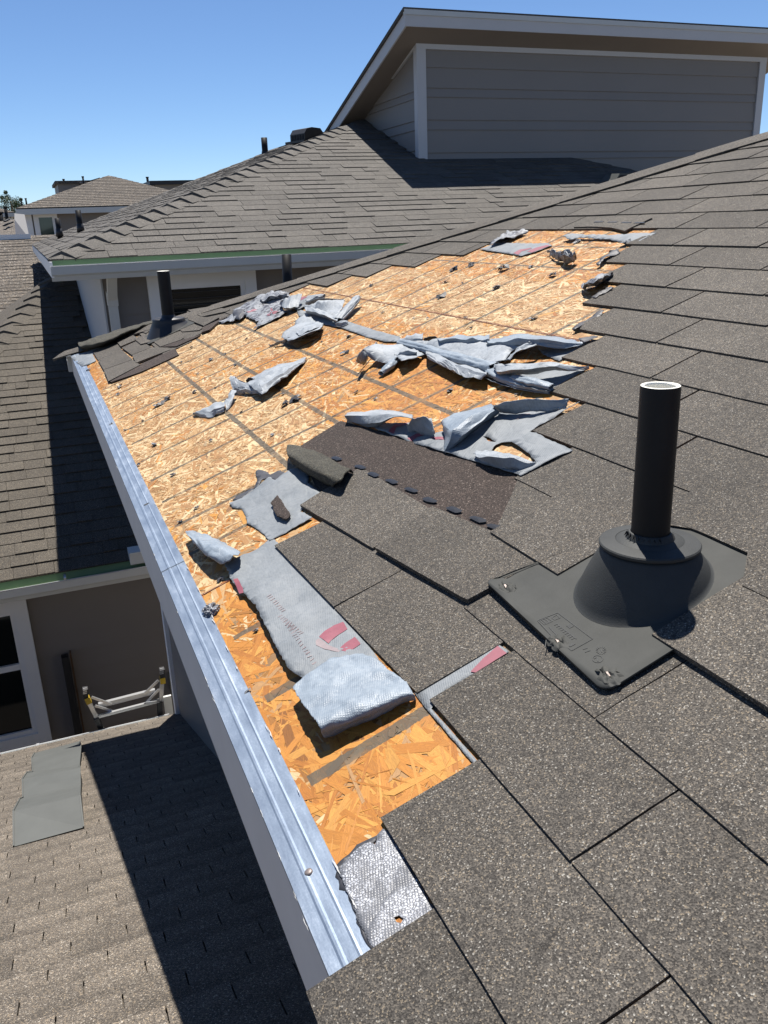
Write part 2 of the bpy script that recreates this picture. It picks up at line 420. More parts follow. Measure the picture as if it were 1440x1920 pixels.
def hipcap(part, a, b, dl, dr, mat, name='ridge_cap', step=.2, wid=.14, hb=.012, n=None):
    # cap shingles along the line a->b; dl, dr: directions down the two slopes
    a = Vector(a); b = Vector(b); d = (b-a).normalized(); L = (b-a).length; k = 0
    dl = Vector(dl).normalized(); dr = Vector(dr).normalized(); upv = -(dl+dr).normalized()
    cnt = int(L/step)
    for k in range(cnt):
        c = a+d*(k*step); mb = MB(); j = random.uniform(-.004, .004)
        h0 = hb+.006+j; h1 = .006
        q = []
        for tt, h in ((0, h0), (step+.03, h1)):
            p = d*tt
            q += [p+dl*wid+upv*h*.8, p+dl*wid*.45+upv*(h*1.0+.002), p+upv*h*1.1, p+dr*wid*.45+upv*(h*1.0+.002), p+dr*wid+upv*h*.8]
        vs = q+[x-upv*(h0*.85) for x in q[:5]]
        fs = [(i, i+1, i+6, i+5) for i in range(4)]+[(10+i, 11+i, 1+i, i) for i in range(4)]
        mb.add(vs, fs)
        o = mb.build(name, mat, part); o.location = c

def planks(part, origin, ex, L, zs, out, mat, tri=None, name='plank'):
    # lap siding boards: zs = list of z boundaries (top to bottom), out = outward normal
    ex = Vector(ex); out = Vector(out); o0 = Vector(origin)
    for z1, z0 in zip(zs[:-1], zs[1:]):
        a0, a1 = 0.0, L; 
        mb = MB()
        prof = [out*.002+Vector((0, 0, z1)), out*.016+Vector((0, 0, z0)), out*0.0+Vector((0, 0, z0)), out*-.004+Vector((0, 0, z1))]
        if tri:   # (function giving start..end along ex for a z)
            s0a, s0b = tri(z1); s1a, s1b = tri(z0)
            vs = [prof[0]+ex*s0a, prof[1]+ex*s1a, prof[2]+ex*s1a, prof[3]+ex*s0a, prof[0]+ex*s0b, prof[1]+ex*s1b, prof[2]+ex*s1b, prof[3]+ex*s0b]
            vs = [v+o0 for v in vs]
            mb.add(vs, [(0, 1, 5, 4), (1, 2, 6, 5), (2, 3, 7, 6), (3, 0, 4, 7), (0, 3, 2, 1), (4, 5, 6, 7)])
        else:
            mb.prof([p+o0 for p in prof], ex, 0, L)
        mb.build(name, mat, part)

def window(house, x0, x1, z0, z1, Y, trim=.11, split=None, glassm=M_GLASSD, blinds=0, facing=-1):
    # window in a wall facing -Y
    f = MB()
    f.box(x0, x0+trim, Y-.03, Y+.02, z0, z1); f.box(x1-trim, x1, Y-.03, Y+.02, z0, z1)
    f.box(x0+trim, x1-trim, Y-.028, Y+.02, z1-trim, z1); f.box(x0+trim, x1-trim, Y-.028, Y+.02, z0, z0+trim)
    win = f.build('window', M_TRIM, house)
    a, b, c, d = x0+trim, x1-trim, z0+trim, z1-trim
    s = MB(); q = .04
    s.box(a, a+q, Y-.012, Y+.03, c, d); s.box(b-q, b, Y-.012, Y+.03, c, d)
    s.box(a+q, b-q, Y-.011, Y+.03, d-q, d); s.box(a+q, b-q, Y-.011, Y+.03, c, c+q)
    if split: s.box(a+q, b-q, Y-.014, Y+.03, split-.025, split+.025)
    s.build('sash', M_TRIM, win)
    g = MB(); g.box(a+q, b-q, Y+.012, Y+.018, c+q, d-q); g.build('pane', glassm, win)
    for k in range(blinds):
        z = d-q-.03-k*.055
        m = MB(); m.bar((a+q+.01, Y-.001, z), (b-q-.01, Y-.001, z), .02, .004); m.build('blind_slat', M_BLIND, win)
    return win

# ------------------------------------------------------------------ the setting: ground
g = MB(); g.add([(-900, -300, -5.6), (900, -300, -5.6), (900, 1500, -5.6), (-900, 1500, -5.6)], [(0, 1, 2, 3)])
tag(g.build('ground', M_GROUND), 'dry brown ground between and beyond the houses', None, None, 'structure')

# ------------------------------------------------------------------ the damaged house
Y0 = 5.90            # hip corner
house = empty('house', (1.5, 2.0, -5.6), 'house with storm damaged shingle roof and bare decking along the galvanised eave', 'house')
VT, WT = 3.35, -2.2
hipw = lambda v: Y0-v*math.cos(PITCH)
roof = MB()
pts = [(.020, WT), (.020, Y0), (VT, hipw(VT)), (VT, WT)]
roof.add([(v, w_, -.012) for v, w_ in pts]+[(v, w_, -.05) for v, w_ in pts], [(0, 3, 2, 1), (4, 5, 6, 7), (0, 1, 5, 4), (1, 2, 6, 5), (2, 3, 7, 6), (3, 0, 4, 7)])
roof = roof.build('roof', M_SOFF, house); roof.rotation_euler = (0, -PITCH, 0)
def world_roof(v, w_, n=0): return U*v+Vector((0, w_, 0))+NR*n
# far hip face (slopes away), built in world coordinates
hf = MB(); zt = VT*math.sin(PITCH); xt = VT*math.cos(PITCH)
hf.add([(0, Y0, -.008), (xt, Y0-xt, zt-.008), (xt+3, Y0-xt, zt-.008), (xt+3, Y0, -.008)], [(0, 1, 2, 3)])
hf.build('far_roof_slope', M_SH, house)
bw = MB(); bw.add([(xt, Y0-xt, zt-.01), (xt, WT, zt-.01), (xt+3, WT, zt-1.1), (xt+3, Y0-xt, zt-.01)], [(0, 1, 2, 3)])
bw.build('rear_roof_slope', M_SH, house)
wl = MB(); wl.box(.36, 7.5, WT, Y0-.37, -5.6, -.13); wl.build('wall', M_WALL, house)
cb = MB(); cb.box(.335, .43, Y0-.44, Y0-.345, -5.6, -.13); cb.build('corner_board', M_TRIM, house)
sf = MB(); sf.box(.036, .36, WT, Y0-.02, -.130, -.118); sf.box(.36, 6, Y0-.37, Y0-.02, -.135, -.118); sf.build('soffit', M_SOFF, house)
# fascia board, with a slightly wavy lower edge
fa = MB(); n = 60
for i in range(n):
    y0 = WT+(Y0-WT)*i/n; y1 = WT+(Y0-WT)*(i+1)/n
    pass
fa.box(.016, .036, WT, Y0+.0, -.138, -.004)
fa.build('fascia', M_FASCIA, house)
fb = MB(); fb.box(.036, 6, Y0-.022, Y0-.002, -.130, -.006); fb.build('fascia', M_FASCIA, house)
gt = MB(); prof = [Vector((0, Y0+.0, -.02)), Vector((0, Y0+.0, -.12)), Vector((0, Y0+.075, -.12)), Vector((0, Y0+.11, -.06)), Vector((0, Y0+.12, -.012)), Vector((0, Y0+.11, -.012)), Vector((0, Y0+.10, -.05)), Vector((0, Y0+.01, -.05))]
gt.prof(prof, Vector((1, 0, 0)), -.01, 6); gt.build('gutter', M_GUTW, house)

# OSB sheathing panels
panels = [(.018, 1.243, WT, 1.6285), (.018, 1.243, 1.6315, 4.07), (.018, 1.243, 4.073, Y0-.02), (1.246, 2.46, WT, 2.9185), (1.246, 2.46, 2.9215, 4.6)]
HOLE = [(.03, .60), (.30, .72), (.33, 1.0), (.45, 1.2), (1.0, 1.6), (1.75, 2.3), (2.05, 2.45), (2.05, 3.45), (1.5, 4.05), (1.25, 4.75), (.75, 4.65), (.55, 4.4), (.33, 4.45), (.25, 5.4), (.03, 5.5)]
def inside(poly, x, y):
    c = False; j = len(poly)-1
    for i in range(len(poly)):
        xi, yi = poly[i]; xj, yj = poly[j]
        if (yi > y) != (yj > y) and x < (xj-xi)*(y-yi)/(yj-yi)+xi: c = not c
        j = i
    return c
BLEACH = np.array([(.80, .62, .43), (.60, .395, .22), (.84, .68, .50), (.47, .265, .125), (.45, .25, .11), (.64, .43, .245)])*np.array((.75, .69, .53))*.76
FRESH = np.array([(.58, .265, .066), (.50, .215, .046), (.62, .32, .10), (.41, .165, .036), (.64, .36, .125), (.54, .245, .062)])*np.array((.76, .66, .36))*.80
for pi, (v0, v1, w0, w1) in enumerate(panels):
    V = []; F = []; TN = []; SU = []
    def quad(vs, tone, su):
        b = len(V); V.extend(vs); F.append(tuple(range(b, b+len(vs)))); TN.extend([tone]*len(vs)); SU.extend(su)
    # body
    body = clip([(v0, w0), (v1, w0), (v1, w1), (v0, w1)], (math.cos(PITCH), 1.0), Y0-.03)
    quad([(a, b_, -.0004) for a, b_ in body], (.28, .15, .055), [(0, 0, 0)]*len(body))
    nb = len(F)
    for i in range(len(body)):
        a = body[i]; b_ = body[(i+1) % len(body)]
        quad([(a[0], a[1], -.011), (b_[0], b_[1], -.011), (b_[0], b_[1], -.0004), (a[0], a[1], -.0004)], (.3, .04, .02), [(0, 0, 0)]*4)
    nside = len(F)
    # thin sprayed edge line
    e = .0016
    wh = lambda v: min(w1, hipw(v)-.03)
    for (a0, a1, b0, b1) in ((v0, v0+e, w0, wh(v0)), (v1-e, v1, w0, wh(v1)), (v0, v1, w0, w0+e), (v0, v1, w1-e, w1)):
        if b1 > hipw(a1)-.02 and a1-a0 > .1: continue
        quad([(a0, b0, .0019), (a1, b0, .0019), (a1, b1, .0019), (a0, b1, .0019)], (.3, .04, .02), [(0, 0, 0)]*4)
    nline = len(F)
    lo_w, hi_w = max(w0, .5), min(w1, 5.6)
    hi_v = min(v1, 2.1)
    if hi_w > lo_w:
        ns = int((hi_v-v0)*(hi_w-lo_w)*9500)
        for k in range(ns):
            cv = random.uniform(v0, hi_v); cw = random.uniform(lo_w, hi_w)
            if not inside(HOLE, cv, cw): continue
            near = cw < 2.2
            L = random.choice((.03, .045, .06, .08, .105))*random.uniform(.6, 1.15)
            W = random.choice((.002, .0035, .005, .007, .010, .015))*random.uniform(.7, 1.2)
            if cw < 1.75:
                if random.random() < .25: continue
                if random.random() < .30: L = random.uniform(.05, .12); W = random.uniform(.010, .026)
            ang = random.gauss(math.pi/2, .75)
            ca, sa = math.cos(ang), math.sin(ang)
            z0 = random.random()*.0008; tl = random.uniform(-.00022, .00022); tw = random.uniform(-.00018, .00018)
            nn = nz(cv*1.6, cw*1.3, 3.1)
            fresh = .12
            if cw < 1.62 and cv < .33: fresh = .93 if cw < 1.15 else .72
            elif cv > 1.55: fresh = .55
            elif .60 < cv < 1.15 and 1.6 < cw < 3.3: fresh = .68
            elif cv < .12 and cw > 4.2: fresh = .8
            fresh = min(.97, max(.03, fresh+nn*.45))
            pal = FRESH if random.random() < fresh else BLEACH
            tone = pal[random.randrange(6)]*random.uniform(.88, 1.1)
            if cw < 1.75: tone = tone*.8+pal.mean(axis=0)*.2
            if random.random() < .035: tone = tone*.6
            q = []; su = []; oid = random.random()*60
            e1, e2 = random.uniform(-.3, .3)*W, random.uniform(-.3, .3)*W
            for a, b_, ex in ((-.5, -.5, e1), (.5, -.5, e2), (.5, .5, -e2), (-.5, .5, -e1)):
                lx = a*L+ex*1.6; ly = b_*W*(1 if abs(a) < .4 else random.uniform(.6, 1))
                x = min(max(cv+lx*ca-ly*sa, v0+.001), v1-.001); y = min(max(cw+lx*sa+ly*ca, w0+.001), w1-.001)
                q.append((x, y, z0+a*2*tl+b_*2*tw)); su.append((a*L*10+oid, b_*W*10+oid*1.7, oid))
            quad(q, tuple(tone), su)
    me = bpy.data.meshes.new('osb_panel'); me.from_pydata(V, [], F); me.materials.append(M_OSB); me.materials.append(M_RED)
    mi = [0]*nb+[1]*(nline-nb)+[0]*(len(F)-nline); me.polygons.foreach_set('material_index', mi)
    at = me.attributes.new('tone', 'FLOAT_COLOR', 'POINT'); at.data.foreach_set('color', np.array([(*c, 1) for c in TN], dtype=np.float32).ravel())
    at = me.attributes.new('suv', 'FLOAT_VECTOR', 'POINT'); at.data.foreach_set('vector', np.array(SU, dtype=np.float32).ravel())
    link('osb_panel', me, roof)

# galvanised drip edge in three overlapping lengths
for i, (a, b_) in enumerate(((WT, 1.86), (1.835, 4.45), (4.42, Y0-.02))):
    z = .0022+.0012*(i % 2)
    prof = [(.0135, -.017), (.0125, -.010), (.0135, z-.002), (.0150, z+.001), (.030, z+.0012), (.0325, z+.0022), (.0355, z+.0022), (.038, z+.0010), (.050, z+.0010), (.0525, z+.0018), (.055, z+.0008), (.071, z+.0004), (.0712, z-.001)]
    mb = MB(); nseg = int((b_-a)/.04); rings = []
    for s in range(nseg+1):
        y = a+(b_-a)*s/nseg
        wv = nz(y*2.1, 1.7)*.0012; wv2 = nz(y*5, 4.2)*.0004
        rings.append([(p+wv*(.6 if p < .03 else .2)+nz(y*25, 9)*.0007*(p > .07), y, q+wv2+nz(y*3, p*30)*.0006) for p, q in prof])
    n = len(prof)
    vs = [p for r in rings for p in r]; fs = [(s*n+k, (s+1)*n+k, (s+1)*n+k+1, s*n+k+1) for s in range(nseg) for k in range(n-1)]
    mb.add(vs, fs); o = mb.build('drip_edge', M_GALV, house); autosmooth(o, 12); o.rotation_euler = (0, -PITCH, 0)
# flecks of dried sealant along both edges of the metal
RES = MB()
for k in range(90):
    inner = random.random() < .62
    w_ = .65+5.0*random.random()**1.6; v = (.0705 if inner else .0145)+random.uniform(-.0015, .0015)
    L = random.uniform(.004, .030); W = random.uniform(.0003, .0010 if inner else .0005); m_ = 7; top = []; bot = []
    for i in range(m_+1):
        y = w_-L/2+L*i/m_; ww = W*(math.sin(math.pi*i/m_)+.1)*random.uniform(.3, 1.5); c0 = random.uniform(-.0006, .0006)
        top.append((v-ww+c0, y, .0058)); bot.append((v+ww+c0, y, .0056))
    RES.add(top+bot, [(i, i+1, m_+2+i, m_+1+i) for i in range(m_)])
o = RES.build('sealant_residue', M_RESID, house); o.rotation_euler = (0, -PITCH, 0); o['kind'] = 'stuff'
# roofing nails in the drip edge
for (x, y, c) in ((333, 685, '8'),):
    px = cp(c, x, y); v, w_, _ = rp(*px, .004); mb = MB()
    mb.rings([[(v+r*math.cos(a), w_+r*math.sin(a), h) for a in [2*math.pi*i/14 for i in range(14)]] for r, h in ((.0052, .003), (.005, .0052), (.003, .006))], 0, True)
    o = mb.build('nail_head', M_NAIL, house, True); o.rotation_euler = (0, -PITCH, 0)

# ---------------------------------------------------------- shingles of the damaged roof
EXPO = .143; TAB = .355
LO = {0: .62, 1: .785, 2: 1.713, 3: 1.105, 4: 1.267, 5: 1.409, 6: 1.584, 7: 1.729, 8: 1.875, 9: 2.036, 10: 2.186, 11: 2.308, 12: 2.466, 13: 2.51}
HI = {0: 9, 1: 9, 2: 9, 3: 4.36, 4: 4.44, 5: 4.50, 6: 4.52, 7: 4.64, 8: 4.44, 9: 4.13, 10: 3.90, 11: 3.68, 12: 3.46, 13: 3.36}
def shingle(poly, hb=.0105, h1=.004, mat=M_SH, t0=None, lift=0.0, L=None, name='shingle', ragged=None, sag=0):
    # poly in roof coords (v, w); subdivided along w so edges are not dead straight
    vmin = min(p[0] for p in poly) if t0 is None else t0; L = L or EXPO
    pts = []
    n = len(poly)
    for i in range(n):
        a = poly[i]; b_ = poly[(i+1) % n]; d = math.hypot(b_[0]-a[0], b_[1]-a[1]); k = max(1, int(d/.045))
        for j in range(k):
            f = j/k; x = a[0]+(b_[0]-a[0])*f; y = a[1]+(b_[1]-a[1])*f
            r = .0011 if ragged is None or i not in ragged else .006
            pts.append((x+nz(x*37, y*37, 1)*r, y+nz(x*41, y*41, 7)*r))
    def top(v, w_): return lift+h1+(hb-h1)*max(0, min(1, 1-(v-vmin)/L))+nz(v*6, w_*6, 5)*.0014
    mb = MB(); m_ = len(pts)
    c = (sum(p[0] for p in pts)/m_, sum(p[1] for p in pts)/m_)
    vs = [(v, w_, top(v, w_)) for v, w_ in pts]+[(v, w_, lift+top(v, w_)*.28-.001) for v, w_ in pts]+[(c[0], c[1], top(*c))]
    fs = [(2*m_, i, (i+1) % m_) for i in range(m_)]+[(i, m_+i, m_+(i+1) % m_, (i+1) % m_) for i in range(m_)]
    if area2(pts) < 0: fs = [f[::-1] for f in fs]
    mb.add([(a-c[0], b_-c[1], z) for a, b_, z in vs], fs)
    o = mb.build(name, mat, roof); o.location = (c[0], c[1], 0); return o
def pxpoly(c, pts): return [rp(*cp(c, x, y))[:2] for x, y in pts]
for k in range(0, 24):
    v0 = k*EXPO-(.012 if k == 0 else 0); v1 = (k+1)*EXPO+.014
    if v0 > 3.2: break
    base = .6+.152*(k-2)
    m0 = int((base-.05)/TAB)+1
    for m_ in range(-m0, 22):
        gp_ = .0013 if k < 5 else .0030; a = base+m_*TAB+gp_; b_ = a+TAB-2*gp_
        if b_ < .10: continue
        if m_ == 0: pass
        hw = hipw(v0)
        if a > hw-.02: break
        lo = LO.get(k); hi = HI.get(k, 0)
        if lo is not None and a < hi and b_ > lo+.03:
            if a < lo-.08: b_ = min(b_, lo)
            elif b_ <= hi+.05 or k < 3: continue
            else: a = max(a, hi)
        if k == 2 and .9 < (a+b_)/2 < 1.72: pass
        if k == 2 and b_ > .95 and a < .95: b_ = .948
        if k == 2 and .94 < a < 1.0: a += .022
        poly = [(v0, a), (v0, b_), (v1, b_), (v1, a)]
        if k == 2 and a > .9: vb = lambda y: .280-(y-.95)*.036; poly = [(vb(a), a), (vb(b_), b_), (v1, b_), (v1, a)]
        # cut to the hip
        q = clip(poly, (math.cos(PITCH), 1.0), Y0-.02)
        if len(q) < 3 or abs(area2(q)) < 2e-3: continue
        # boot cut-outs
        cw = (a+b_)/2
        hb = random.choice((.0062, .0072, .0082)) if k < 8 else random.choice((.0075, .0085, .0095))
        if k == 4 and b_ > .80 and a < 1.04:      # the shingle around the boot
            if a < .80: shingle([(v0, a), (v0, .815), (.78, .815), (.78, a)], .0125, .0125, lift=.003, L=.2)
            if b_ > 1.04: shingle([(v0, 1.04), (v0, b_), (v1, b_), (v1, 1.04)], .0125, .0115, lift=.003)
            continue
        if k == 5 and b_ > .80 and a < 1.05:
            arc = [(v0, a), (v0, .80), (.768, .812), (.774, .85), (.774, .95), (.770, 1.02), (.745, b_-.004), (.745, b_)]
            shingle(arc+[(v1, b_), (v1, a)], .012, .010, lift=.005, t0=v0); continue
        rag = None
        if lo is not None and k >= 3 and a >= hi-.001: rag = [3]
        shingle(q, hb, ragged=rag)
# displaced shingles beside the torn sheet (their corners as they lie now)
shingle(pxpoly('5', [(650, 215), (930, 382), (1160, 230), (880, 60)]), .012, .006, L=.17)
shingle(pxpoly('5', [(942, 388), (1272, 580)])+[(.440, 1.105), (.592, 1.105), (.592, 1.262)]+pxpoly('5', [(1385, 318), (1160, 222)]), .013, .008, L=.17, lift=.003)
# exposed upper half of a course with its sealant dashes
shingle(pxpoly('1', [(556, 845), (640, 792), (985, 884), (975, 915), (945, 1018), (915, 1012), (790, 958), (680, 905), (590, 892)]), .006, .004, M_HEAD, t0=.44, L=.3)
shingle(pxpoly('1', [(978, 885), (1064, 938), (950, 1016), (930, 1000), (962, 930)]), .006, .0045, M_SH, t0=.55, L=.3)
shingle(pxpoly('E', [(700, 60), (800, 100), (860, 230), (940, 300), (1030, 250), (1000, 210), (860, 110)]), .004, .003, M_HEAD, t0=.3)
M_DASH = plain('sealant_dash', (.012, .0115, .011), .35, 0, .4, 90)
for (x, y) in ((628, 866), (672, 882), (697, 896), (731, 909), (768, 925), (803, 944), (848, 962), (893, 980), (926, 995)):
    v, w_, _ = rp(x+3, y-7, .009); mb = MB(); L = .023; W = .0065
    ring = [(v+W*math.sin(a)*random.uniform(.8, 1.2)-.22*L*math.cos(a), w_+L*math.copysign(abs(math.cos(a))**.5, math.cos(a)), .0088) for a in [2*math.pi*i/16 for i in range(16)]]
    mb.add(ring+[(v, w_, .0094)], [(i, (i+1) % 16, 16) for i in range(16)])
    mb.build('sealant_dash', M_DASH, roof)
# far corner patch: eave edge of the remaining shingles
FC = [
    [(300, 405), (470, 330), (525, 400), (340, 470)], [(342, 474), (527, 402), (600, 468), (385, 548)], [(388, 552), (602, 472), (660, 510), (640, 520), (425, 640)],
    [(470, 325), (600, 285), (650, 315), (515, 375)], [(520, 380), (655, 318), (740, 375), (595, 435)], [(600, 440), (745, 378), (880, 380), (880, 395), (630, 498)],
    [(645, 245), (740, 190), (760, 230), (700, 275)], [(615, 318), (690, 290), (740, 340), (665, 360)], [(740, 320), (800, 300), (920, 240), (1000, 290), (960, 320), (810, 376)],
    [(940, 235), (1010, 180), (1130, 230), (1100, 250), (975, 262)], [(1015, 100), (1200, 70), (1330, 95), (1300, 110), (1120, 152)], [(1020, 175), (1010, 110), (1120, 155), (1250, 160), (1140, 225)],
    [(650, 505), (880, 400), (920, 385), (945, 430), (760, 515), (660, 560), (440, 640), (430, 632)],
    [(820, 378), (970, 322), (1110, 280), (1090, 295), (930, 372)],
    [(1130, 232), (1270, 165), (1310, 150), (1250, 185), (1180, 250), (1120, 272)],
]
for i, q in enumerate(FC):
    shingle(pxpoly('6', q), .0105+.0008*(i % 3), .007, M_HEAD if i >= 12 else M_SH, L=.2, lift=.0015*(i % 4), t0=None)
# shingle remaining over the gap on the upper right, slid out of line, with four slots
slid = shingle(pxpoly('C', [(930, 160), (1040, 105), (1300, 96), (1390, 108), (1262, 168), (1230, 186), (1150, 165), (1060, 160)]), .010, .009, M_SH, L=.16, lift=.003)
for x, y in ((1070, 103), (1150, 104), (1232, 106), (1310, 107)):
    v, w_, _ = rp(*cp('C', x, y), .02); mb = MB(); mb.box(v-.004, v+.004, w_-.028, w_+.028, .0105, .0138); mb.build('sealant_dash', M_DASH, roof)
# cap shingles along the hip
hipdir = Vector((1, -1, math.tan(PITCH)))
hipcap(roof, (0, 0, 0), (0, 0, 0), (1, 0, 0), (0, 1, 0), M_SH) if False else None
capP = MB()
_R = ROOFM.inverted()
hl = math.sqrt(2+math.tan(PITCH)**2); step = .30; nc = int(3.1*hl/step)
dl_w = -U; dr_w = Vector((0, math.cos(PITCH), -math.sin(PITCH)))
upv = (NR+Vector((0, math.sin(PITCH), math.cos(PITCH)))).normalized()
for k in range(nc):
    c = Vector((0, Y0, 0))+hipdir.normalized()*(k*step-.02); d = hipdir.normalized(); mb = MB(); h0 = .0215+random.uniform(-.001, .001); h1 = .018
    # perpendicular directions lying in each slope
    pl = NR.cross(d).normalized(); 
    if pl.dot(dl_w) < 0: pl = -pl
    n2 = Vector((0, math.sin(PITCH), math.cos(PITCH))); pr_ = n2.cross(d).normalized()
    if pr_.dot(dr_w) < 0: pr_ = -pr_
    wd = .125
    q = []
    for tt, h in ((0, h0), (step*.5, (h0+h1)/2+.001), (step+.02, h1)):
        p = d*tt
        q += [p+pl*wd+NR*h*.75, p+pl*wd*.4+NR*h*.95, p+upv*(h*.95), p+pr_*wd*.4+n2*h*.95, p+pr_*wd+n2*h*.75]
    under = [q[0]-NR*(h0*.7), q[1]-NR*h0*.8, q[2]-upv*h0*.8, q[3]-n2*h0*.8, q[4]-n2*h0*.7, q[5]-NR*.006, q[10]-NR*.004]
    fs = [(5*j+i, 5*j+i+1, 5*j+i+6, 5*j+i+5) for j in range(2) for i in range(4)]+[(15+i, 16+i, 1+i, i) for i in range(4)]+[(0, 5, 20, 15), (5, 10, 21, 20)]
    wv = [c+x for x in q+under]
    lv = [_R @ x for x in wv]
    mb.add(lv, fs); mb.build('ridge_cap', M_SH, roof)

# ---------------------------------------------------------- torn underlayment: sheets (outline + heights) and lofted rolls
def catmull(p, n):
    P = [np.array(q, float) for q in p]; out = []
    if len(P) == 2: return [P[0]+(P[1]-P[0])*i/(n-1) for i in range(n)]
    for i in range(n):
        t = i/(n-1)*(len(P)-1); k = min(int(t), len(P)-2); u = t-k
        p0 = P[max(k-1, 0)]; p1 = P[k]; p2 = P[k+1]; p3 = P[min(k+2, len(P)-1)]
        out.append(.5*((2*p1)+(-p0+p2)*u+(2*p0-5*p1+4*p2-p3)*u*u+(-p0+3*p1-3*p2+p3)*u**3))
    return out
def crk(x, y, seed):
    wx = x+.03*nz(x*8, y*8, seed); wy = y+.03*nz(x*8, y*8, seed+7)
    d, _ = noise.voronoi(Vector((wx*17, wy*11, seed))); e, _ = noise.voronoi(Vector((wx*34, wy*38, seed+3)))
    return (d[1]-d[0]-.3)*1.0+(e[1]-e[0]-.3)*.4
def roof_thing(name, V, F, mats, label=None, cat='underlayment', group=None, parent=None, smooth=True, thick=.0011, mi=None):
    c = (sum(v[0] for v in V)/len(V), sum(v[1] for v in V)/len(V))
    me = bpy.data.meshes.new(name); me.from_pydata([(v[0]-c[0], v[1]-c[1], v[2]) for v in V], [], F)
    for m in (mats if isinstance(mats, (list, tuple)) else [mats]): me.materials.append(m)
    if smooth: me.polygons.foreach_set('use_smooth', [True]*len(F))
    o = bpy.data.objects.new(name, me); C.objects.link(o)
    o.location = world_roof(c[0], c[1]); o.rotation_euler = (0, -PITCH, 0)
    if thick:
        s = o.modifiers.new('thickness', 'SOLIDIFY'); s.thickness = thick; s.offset = 0
        if isinstance(mats, (list, tuple)) and len(mats) > 1: s.material_offset = 1
    if parent is not None:
        o.parent = parent; o.matrix_parent_inverse = (Matrix.Translation(parent.location) @ ROOFM).inverted() if parent.type != 'EMPTY' else Matrix.Translation(-parent.location)
    if label: tag(o, label, cat, group)
    return o
def ragged(pts, amp=.004, step=.008, seed=0.0):
    out = []; n = len(pts)
    for i in range(n):
        a = pts[i]; b_ = pts[(i+1) % n]; d = math.hypot(b_[0]-a[0], b_[1]-a[1]); k = max(1, int(d/step))
        for j in range(k):
            f = j/k
            p = [a[q]+(b_[q]-a[q])*f for q in range(3)]
            e = (nz(p[0]*70, p[1]*70, seed)*.6+nz(p[0]*190, p[1]*190, seed+5)*.6)*amp
            nx, ny = (b_[1]-a[1])/max(d, 1e-6), -(b_[0]-a[0])/max(d, 1e-6)
            out.append((p[0]+nx*e, p[1]+ny*e, p[2]))
    return out
def sheet(name, crop, outline, mats, label=None, cat='underlayment', group=None, parent=None, base=.004, wrinkle=.004, res=.022, holes=(), amp=.004, seed=1.0, thick=.0011):
    ol = [rp(*cp(crop, p[0], p[1]), (p[2] if len(p) > 2 else base)) for p in outline]
    seg = max(.006, min(.02, math.sqrt(abs(area2([(p[0], p[1]) for p in ol])))/30))
    ol = ragged(ol, amp, seg, seed)
    hl_ = [ragged([rp(*cp(crop, p[0], p[1]), base) for p in h], amp, seg, seed+3) for h in holes]
    A = np.array(ol)
    def hgt(x, y):
        d2 = (A[:, 0]-x)**2+(A[:, 1]-y)**2+2e-5; wt = 1/d2**1.5
        h = float((wt*A[:, 2]).sum()/wt.sum())
        return max(.0012 if h < .0025 else .0022, h+wrinkle*(nz(x*9, y*9, seed)*.7+nz(x*24, y*24, seed+2)*.35+(.2-abs(nz(x*7+y*5, y*9, seed+4)))*.9+crk(x, y, seed)*.55)*(1 if h > .0025 else 0))
    xs = A[:, 0]; ys = A[:, 1]; P2 = [(p[0], p[1]) for p in ol]; H2 = [[(p[0], p[1]) for p in h] for h in hl_]
    verts = list(P2); edges = [(i, (i+1) % len(P2)) for i in range(len(P2))]
    for h in H2:
        b_ = len(verts); verts += h; edges += [(b_+i, b_+(i+1) % len(h)) for i in range(len(h))]
    r = min(res, max(.006, (xs.max()-xs.min())/7, (ys.max()-ys.min())/30)); r = min(r, res)
    for x in np.arange(xs.min(), xs.max(), r):
        for y in np.arange(ys.min(), ys.max(), r):
            px, py = x+random.uniform(-.3, .3)*r, y+random.uniform(-.3, .3)*r
            if inside(P2, px, py) and not any(inside(h, px, py) for h in H2): verts.append((px, py))
    vv, ee, ff, *_ = delaunay_2d_cdt([Vector(p) for p in verts], edges, [], 0, 1e-5)
    F = []
    for f in ff:
        cx = sum(vv[i].x for i in f)/3; cy = sum(vv[i].y for i in f)/3
        if inside(P2, cx, cy) and not any(inside(h, cx, cy) for h in H2): F.append(tuple(f))
    V = [(p.x, p.y, hgt(p.x, p.y)) for p in vv]
    o = roof_thing(name, V, F, mats, label, cat, group, parent, True, thick)
    o_h = hgt
    return o, o_h
